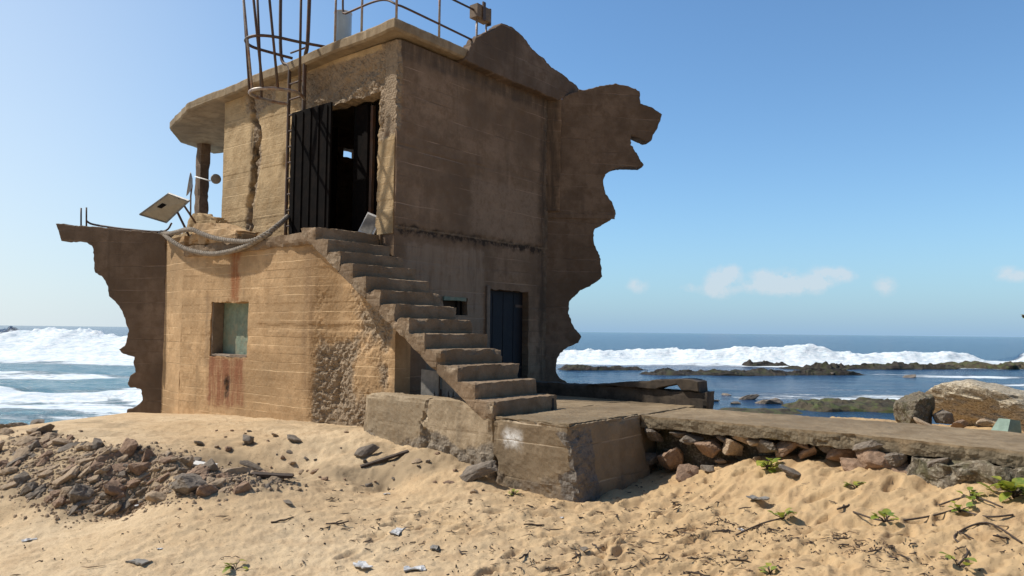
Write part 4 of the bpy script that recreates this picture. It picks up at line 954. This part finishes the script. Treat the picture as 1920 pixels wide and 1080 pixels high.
# boulders at the right
bm_ = rock_mesh('boulder', 203, M['conglom'], 4, .8, 26, .05)
def at_d(px, py, d): return hit(px, py, (0, -1, 0), (0, d, 0))
put_rock('tan', tuple(at_d(1890, 775, 9.6)), 1., rg, 'big pale speckled boulder beside the walkway at the right', None, 'boulder', (1.15, .85, .50), bm_, (.05, .12, .2), 'boulder')
put_rock('grey', tuple(at_d(1718, 774, 9.3)), 1., rg, 'dark crusty boulder left of the big pale boulder', None, 'boulder', (.33, .3, .34), rock_mesh('boulder', 207, M['mossy'], 4, 1, 16, .08), (.1, .2, 1), 'boulder')
for (x, y, d, s, kind, lab, st) in ((1768, 782, 9.1, .17, 'grey', 'dark angular rock between the two boulders', (1, .8, .9)), (1732, 794, 8.95, .12, 'tan', 'pale stone at the walkway edge below the dark boulder', (1.2, .8, .6)), (1800, 795, 8.9, .11, 'red', 'rusty brown rock tucked below the big pale boulder', (1.4, .8, .7)),
                                    (1848, 792, 8.9, .10, 'tan', 'tan stone tucked below the big pale boulder', (1.2, .8, .7)), (1700, 797, 9.0, .07, 'grey', 'small stone at the foot of the dark boulder', (1, .8, .7))):
    put_rock(kind, tuple(at_d(x, y, d)), s, rg, lab, None, 'rock', st)
gb = MB(); c0 = at_d(1888, 797, 8.6); mt = Matrix.Translation(Vector(c0)) @ Matrix.Rotation(.4, 4, 'Z') @ Matrix.Rotation(.25, 4, 'Y')
gb.add([tuple(mt @ Vector(q)) for q in ((-.12, -.1, -.1), (.13, -.1, -.1), (.12, .1, -.1), (-.11, .1, -.1), (-.06, -.07, .06), (.09, -.08, .08), (.1, .08, .05), (-.05, .07, .06))], [(3, 2, 1, 0), (4, 5, 6, 7), (0, 1, 5, 4), (1, 2, 6, 5), (2, 3, 7, 6), (3, 0, 4, 7)])
tag(gb.build('block', M['bluegreen']), 'pale green broken block below the big boulder at the right edge', 'block')
# reef and weed rocks in the water
def reef(px0, px1, py, h, depth_m, mat, label, seed, cat='reef', name='reef_ledge'):
    r0, r1 = ray(px0, py), ray(px1, py); a = r0 * (SEA / r0[2]); b = r1 * (SEA / r1[2]); L = np.linalg.norm(b - a); d = (b - a) / L; n = np.array([-d[1], d[0], 0])
    nx = int(max(20, L / .14)); ny = 14
    s, t = np.meshgrid(np.linspace(0, 1, nx), np.linspace(-1, 1, ny), indexing='ij'); s = s.ravel(); t = t.ravel()
    p = a[None] + d[None] * (s * L)[:, None] + n[None] * (t * depth_m)[:, None]
    q = p * np.array([1, 1, 0]); wob = fbm(q * .35, 3, seed)
    p += n[None] * (1.2 * depth_m * .5 * wob)[:, None]
    env = np.clip(1 - t * t, 0, 1) ** .5 * np.clip(np.sin(np.pi * s) * 3, 0, 1) ** .5
    z = env * h * (.75 + .9 * fbm(q * .8, 4, seed + 3)) + .8 * h * env * np.clip(fbm(q * 2.6, 4, seed + 5, .65), -.3, 1)
    p[:, 2] = SEA - .25 + np.maximum(z, 0) + .25 * env
    i = np.arange(nx - 1)[:, None]; j = np.arange(ny - 1)[None]; F = np.stack([i * ny + j, (i + 1) * ny + j, (i + 1) * ny + j + 1, i * ny + j + 1], -1).reshape(-1, 4)
    o = mesh_obj(name, p, F, mat, None, False); tag(o, label, cat); return o
reef(1046, 1215, 693, .28, 1.2, M['reef'], 'low black reef ledge just right of the right broken wall', 1)
reef(1180, 1620, 702, .30, 1.5, M['reef'], 'long black reef ledge before the surf', 2)
reef(1395, 1480, 686, .35, 1.0, M['reef'], 'short black reef ledge awash in the white surf', 3)
reef(1460, 1800, 691, .40, 1.6, M['reef'], 'thin dark reef line along the foot of the surf', 4)
reef(1770, 2100, 690, .42, 2.4, M['weed'], 'broad brown reef at the right edge under the surf', 5)
reef(1480, 1760, 766, .30, 1.5, M['weed'], 'brown weedy reef shelf beyond the walkway', 6)
reef(1340, 1510, 772, .10, 1.0, M['weed'], 'green weedy shelf right behind the walkway', 7)
reef(1500, 1700, 757, .20, 1.0, M['weed'], 'thin brown reef line in the calm pool', 8)
for k, (x, y, s) in enumerate(((1405, 748, .42), (1450, 757, .35), (1380, 757, .2), (1425, 756, .22), (1362, 741, .2), (1560, 703, .35), (1705, 708, .4), (1340, 752, .15))):
    r = ray(x, y); p = r * (SEA / r[2]); put_rock('grey', (p[0], p[1], p[2] + s * .1), s, rg, 'dark wet rock showing above the calm water', 'dark rocks in the calm water', 'rock', (1.6, .9, .6))
r = ray(1893, 694); p = r * (SEA / r[2])
put_rock('tan', (p[0], p[1] - 3.2, SEA + .62), .35, rg, 'white foam washed stone on the brown reef at the right', None, 'rock', (1.6, .8, .6), rock_mesh('rock', 301, M['white'], 3, .7))
for k, (x, y, s) in enumerate(((40, 800, .5), (8, 802, .4), (70, 792, .3))):
    p = at_d(x, y, 12.6 + k * .4); put_rock('grey', tuple(p), s * .5, rg, 'dark wet stone at the water edge behind the rubble bank', 'dark stones at the left water edge', 'rock', (1.6, .9, .5))

# ------------------------------------------------------------------ boards and drift on the sand
def flat_board(px, py, l, w, th, yaw, tilt_, mat, label, seed):
    p = on_ground(px, py); me = MB(); rgx = random.Random(seed)
    mt = Matrix.Translation(Vector((p[0], p[1], p[2] + .02))) @ Matrix.Rotation(yaw, 4, 'Z') @ Matrix.Rotation(tilt_, 4, 'Y') @ Matrix.Rotation(.1, 4, 'X')
    n = 8; pts = [(-l + 2 * l * i / n, -w * rgx.uniform(.8, 1.1)) for i in range(n + 1)] + [(l - 2 * l * i / n, w * rgx.uniform(.7, 1.1)) for i in range(n + 1)]
    o = prism('board', [tuple(mt @ Vector((x, y, 0))) for x, y in pts], tuple((mt.to_3x3() @ Vector((0, 0, 1)))), th, mat, None, .004, seed, .05, 0)
    tag(o, label, 'board')
flat_board(365, 874, .25, .07, .025, -.12, .10, M['white'], 'bleached white board lying on the rubble bank', 2)
flat_board(722, 866, .30, .035, .03, .32, -.28, M['drift'], 'dark narrow board leaning toward the low grey wall', 3)
flat_board(510, 897, .22, .05, .03, .1, .05, M['drift'], 'dark flat board on the sand at the right end of the bank', 4)
DB = []
for k in range(8):
    m_ = MB(); rgk = random.Random(500 + k); L = .5; pts = []; a = 0; p = np.array([-.5, 0, .03])
    for i in range(6):
        pts.append(p.copy()); a += rgk.uniform(-.5, .5); p = p + np.array([.2 * math.cos(a), .2 * math.sin(a), rgk.uniform(-.03, .035)])
    m_.tube(smooth_path(pts, 3), [.035 * (1 - .6 * abs(i / 15 - .4)) for i in range(16)], 6)
    if k % 2: m_.tube(smooth_path([pts[2], pts[2] + np.array([.1, .14, .03]), pts[2] + np.array([.22, .24, .02])], 3), [.022] * 6 + [.008], 5)
    me = bpy.data.meshes.new('driftwood'); me.from_pydata(m_.v, [], m_.f); me.materials.append(M['drift']); DB.append(me)
spots = [(990, 745 + 300), (1120, 1030), (1235, 960), (1265, 958), (1125, 962), (530, 978), (1040, 1000), (1110, 1005), (1305, 1010), (1355, 985), (1240, 1052), (1150, 1058), (1180, 1070), (1030, 1068), (1330, 985), (1360, 1000), (1580, 1015), (1650, 1035), (1790, 1030), (1810, 1012),
         (1865, 1010), (1880, 1040), (1560, 945), (1590, 950), (630, 990), (740, 1030), (690, 1025), (570, 1055), (1000, 985), (870, 1040), (620, 940), (1090, 1050), (1295, 1045), (1310, 1075), (1390, 1055), (1700, 1050), (1750, 985), (1265, 1000), (1225, 1020), (1395, 960)]
for (x, y) in spots:
    p = on_ground(x + rg.uniform(-6, 6), y + rg.uniform(-4, 4)); o = bpy.data.objects.new('driftwood', rg.choice(DB)); COL.objects.link(o)
    s = rg.uniform(.10, .24); o.location = (p[0], p[1], p[2] + .004); o.scale = (s, s, s * 1.2); o.rotation_euler = (rg.uniform(-.2, .2), rg.uniform(-.15, .15), rg.gauss(.5, .7))
    tag(o, 'small dark piece of drift wood lying on the open sand', 'driftwood', 'drift wood on the sand')
# fine drift litter too small to count
rgl = random.Random(9)
def litter(n, mat, name, label, lmin, lmax, fat):
    lt = MB(); cl = [(rgl.triangular(500, 1960, 1300), rgl.uniform(925, 1085)) for _ in range(55)]
    while n > 0:
        if rgl.random() < .5:
            c = rgl.choice(cl); x, y = rgl.gauss(c[0], 55), rgl.gauss(c[1], 14)
        else: x, y = (rgl.uniform(-40, 1960) if rgl.random() < .4 else rgl.triangular(700, 1960, 1300)), (rgl.uniform(905, 1085) if rgl.random() < .8 else rgl.uniform(840, 920))
        n -= 1
        if y > 1090 or y < 835 or 915 < x < 1105 and y < 930 or (x > 1150 and y < 890) or (x < 540 and y < 930 and rgl.random() < .5): continue
        r = ray(x, y); z = -1.8; q = r * (z / r[2])
        for _ in range(3): z = float(base_z(q[0], q[1])[0]); q = r * (z / r[2])
        z = float(ground_z(q[0], q[1])[0]); L = lmin + (lmax - lmin) * rgl.random() ** 3.5; a = rgl.gauss(.45, .9)
        d = np.array([math.cos(a), math.sin(a), 0]) * L; e = np.array([-math.sin(a), math.cos(a), 0]) * L
        h = rgl.uniform(.001, .008); c = np.array([q[0], q[1], z + h]); k1, k2 = rgl.uniform(-.5, .5), rgl.uniform(-.5, .5); w = fat * rgl.uniform(.4, 1.3)
        lt.tube([c - d, c - d * .35 + e * k1 + np.array([0, 0, rgl.uniform(0, .012)]), c + d * .3 + e * k2, c + d * rgl.uniform(.6, 1)], [w * .4, w, w * rgl.uniform(.6, 1.4), w * .3], 4)
    tag(lt.build(name, mat), label, 'litter', kind='stuff')
litter(950, M['drift'], 'drift_litter', 'fine dark twigs and weed scraps scattered over the sand', .006, .075, .0052)
litter(500, M['dry'], 'dry_litter', 'fine pale dry stalks scattered over the sand', .01, .10, .004)
# pale scraps of plastic and shell
def scrap(px, py, s, label, seed, mat='scrap'):
    p = on_ground(px, py); V, F, ed, a, b = box_grid((-1, -.5, 0), (1, .5, .12), .25); rr = np.random.RandomState(seed)
    V = V + .35 * np.stack([fbm(V * 1.5, 3, seed), fbm(V * 1.5, 3, seed + 3), .9 * fbm(V * 1.3, 3, seed + 6)], 1)
    me = [tuple(Matrix.Rotation(seed * 1.3, 3, 'Z') @ Vector(v * s)) for v in V]
    o = mesh_obj('scrap', me, F, M[mat], None, False); o.location = (p[0], p[1], p[2] + s * .15); tag(o, label, 'litter')
for i, (x, y, s, lab) in enumerate(((745, 1000, .085, 'crumpled pale scrap with a white strip left of centre foreground'), (265, 1057, .10, 'grey crumpled scrap in the sand at the lower left'), (55, 1015, .06, 'pale scrap half buried at the far left'), (680, 1068, .09, 'grey and white scrap at the bottom edge left of centre'),
                                    (775, 1070, .08, 'white scrap with a yellow tip at the bottom edge'), (815, 1030, .07, 'grey flat scrap in the foreground sand'), (265, 950, .06, 'small white scrap at the foot of the rubble bank'), (1055, 972, .03, 'thin white shell chip in the sand'), (1420, 938, .10, 'flat grey green scrap in the sand under the walkway'),
                                    (725, 928, .035, 'pale blue grey crumb of plastic in the sand'), (1390, 995, .035, 'small pale ring shaped scrap'), (300, 1030, .025, 'tiny pale shell chip at the lower left'))):
    scrap(x, y, s, lab, i + 1, 'plank' if i in (1, 5, 8) else 'scrap')

# ------------------------------------------------------------------ creepers
def leaf(mb, p, yaw, pitch, l, w, cup=.25):
    mt = Matrix.Translation(Vector(p)) @ Matrix.Rotation(yaw, 4, 'Z') @ Matrix.Rotation(-pitch, 4, 'Y'); n = 6; V = []; F = []
    for i in range(n + 1):
        t = i / n; ww = w * math.sin(math.pi * min(1, t * .92 + .06)) ** .7; zz = -.25 * l * t * t
        for s in (-1, 0, 1): V.append(tuple(mt @ Vector((l * t, s * ww, zz + abs(s) * ww * cup))))
    for i in range(n):
        for s in (0, 1): F.append((i * 3 + s, i * 3 + s + 1, (i + 1) * 3 + s + 1, (i + 1) * 3 + s))
    mb.add(V, F)
def creeper(px, py, nl, size, label, seed, vine=None):
    rr = random.Random(seed); size *= .78; nl = int(nl * 2.0); p = on_ground(px, py); root = tag(empty('creeper_plant', Matrix.Translation(Vector(p))), label, 'plant')
    st = MB(); tips = []
    for k in range(nl):
        a = rr.uniform(0, 6.28); h = size * rr.uniform(.15, .9); r_ = size * rr.uniform(.15, 1.2); tip = np.array([math.cos(a) * r_, math.sin(a) * r_, h]); tips.append((tip, a))
        st.tube([(0, 0, -.02), tip * [.4, .4, .6], tip], .004, 4)
    if vine:
        pts = []
        for (x, y) in vine: q = on_ground(x, y); pts.append(q - p + np.array([0, 0, .012]))
        st.tube(smooth_path(pts, 5), .008, 5)
    st.build('stem', M['drift'], root, True)
    for tip, a in tips:
        lb = MB(); leaf(lb, tip, a + rr.uniform(-.5, .5), rr.uniform(-.2, .9), size * rr.uniform(.7, 1.15), size * rr.uniform(.32, .5)); lb.build('leaf', M['leaf'], root, True)
creeper(1440, 882, 9, .13, 'bright green creeper in the sand under the walkway edge', 1)
creeper(1468, 975, 4, .10, 'two leaved yellow green shoot in the sand', 2, [(1468, 975), (1430, 985), (1380, 1010)])
creeper(1660, 980, 5, .09, 'flat yellow green creeper in the middle of the right sand', 3, [(1600, 965), (1660, 980), (1740, 972), (1800, 955)])
creeper(1900, 935, 14, .17, 'largest bright green creeper at the right edge below the walkway', 4)
creeper(1800, 962, 5, .08, 'small yellow creeper trailing in the sand', 5, [(1800, 962), (1850, 975), (1900, 970)])
creeper(1797, 1066, 2, .11, 'single upright yellow leaf at the lower right', 6, [(1797, 1066), (1815, 1040), (1790, 1010), (1850, 985), (1915, 1020)])
creeper(1444, 1078, 3, .08, 'yellow shoot at the bottom edge right of centre', 7)
creeper(962, 928, 5, .05, 'tiny green tuft at the foot of the platform block', 8)
creeper(1112, 918, 4, .05, 'tiny green tuft at the right corner of the platform block', 9)
creeper(440, 1068, 4, .08, 'dark green seedling at the bottom edge left of centre', 10)
creeper(1605, 915, 5, .07, 'low creeper among the stones under the walkway', 11)
creeper(1775, 905, 5, .08, 'round leaved creeper against the stones under the walkway', 12)
creeper(1300, 852, 3, .05, 'small green sprout under the walkway beside the reddish rock', 13)
creeper(1820, 935, 6, .08, 'trailing creeper in dry twigs at the right', 14, [(1760, 950), (1820, 935), (1880, 955)])

# ------------------------------------------------------------------ a shrubby tree just beyond the right edge, one twig in the picture
tz = float(ground_z(6.75, 8.3)[0]); tr = tag(empty('shrub_tree', Matrix.Translation((6.75, 8.3, tz))), 'thin tree at the far right edge with only a leafy twig tip in view', 'tree')
m_ = MB(); m_.tube(smooth_path([(0, 0, -.1), (.04, .02, .6), (-.02, .05, 1.2), (.06, .0, 1.9)], 4), [.06 - .003 * i for i in range(13)], 7)
tw = np.array(at_d(1917, 592, 8.1)) - np.array([6.75, 8.3, tz])
brs = [[(-.01, .04, 1.0), (-.5, .0, 1.35), tw + np.array([.25, .05, -.06]), tw]]; rgt = random.Random(3)
for k in range(9):
    a = rgt.uniform(-1.6, 1.6); h = rgt.uniform(.8, 1.8); brs.append([(0.02, .03, h), (.35 * math.cos(a), .35 * math.sin(a), h + .25), (.75 * math.cos(a), .75 * math.sin(a), h + .35)])
for b in brs: m_.tube(smooth_path(b, 3), .012, 5)
m_.build('trunk', M['drift'], tr, True)
lb = MB()
for bi, b in enumerate(brs):
    for k in range(7 if bi == 0 else 45):
        q = np.array(b[-1]) + (np.array(b[-2]) - np.array(b[-1])) * rgt.random() * .8 + np.array([rgt.gauss(0, .03), rgt.gauss(0, .03), rgt.gauss(0, .03)]) * (1 if bi == 0 else 3)
        leaf(lb, q, rgt.uniform(0, 6.28), rgt.uniform(-.6, .8), .05 if bi == 0 else .10, .016 if bi == 0 else .034)
lb.build('crown', M['leaf'], tr, True)
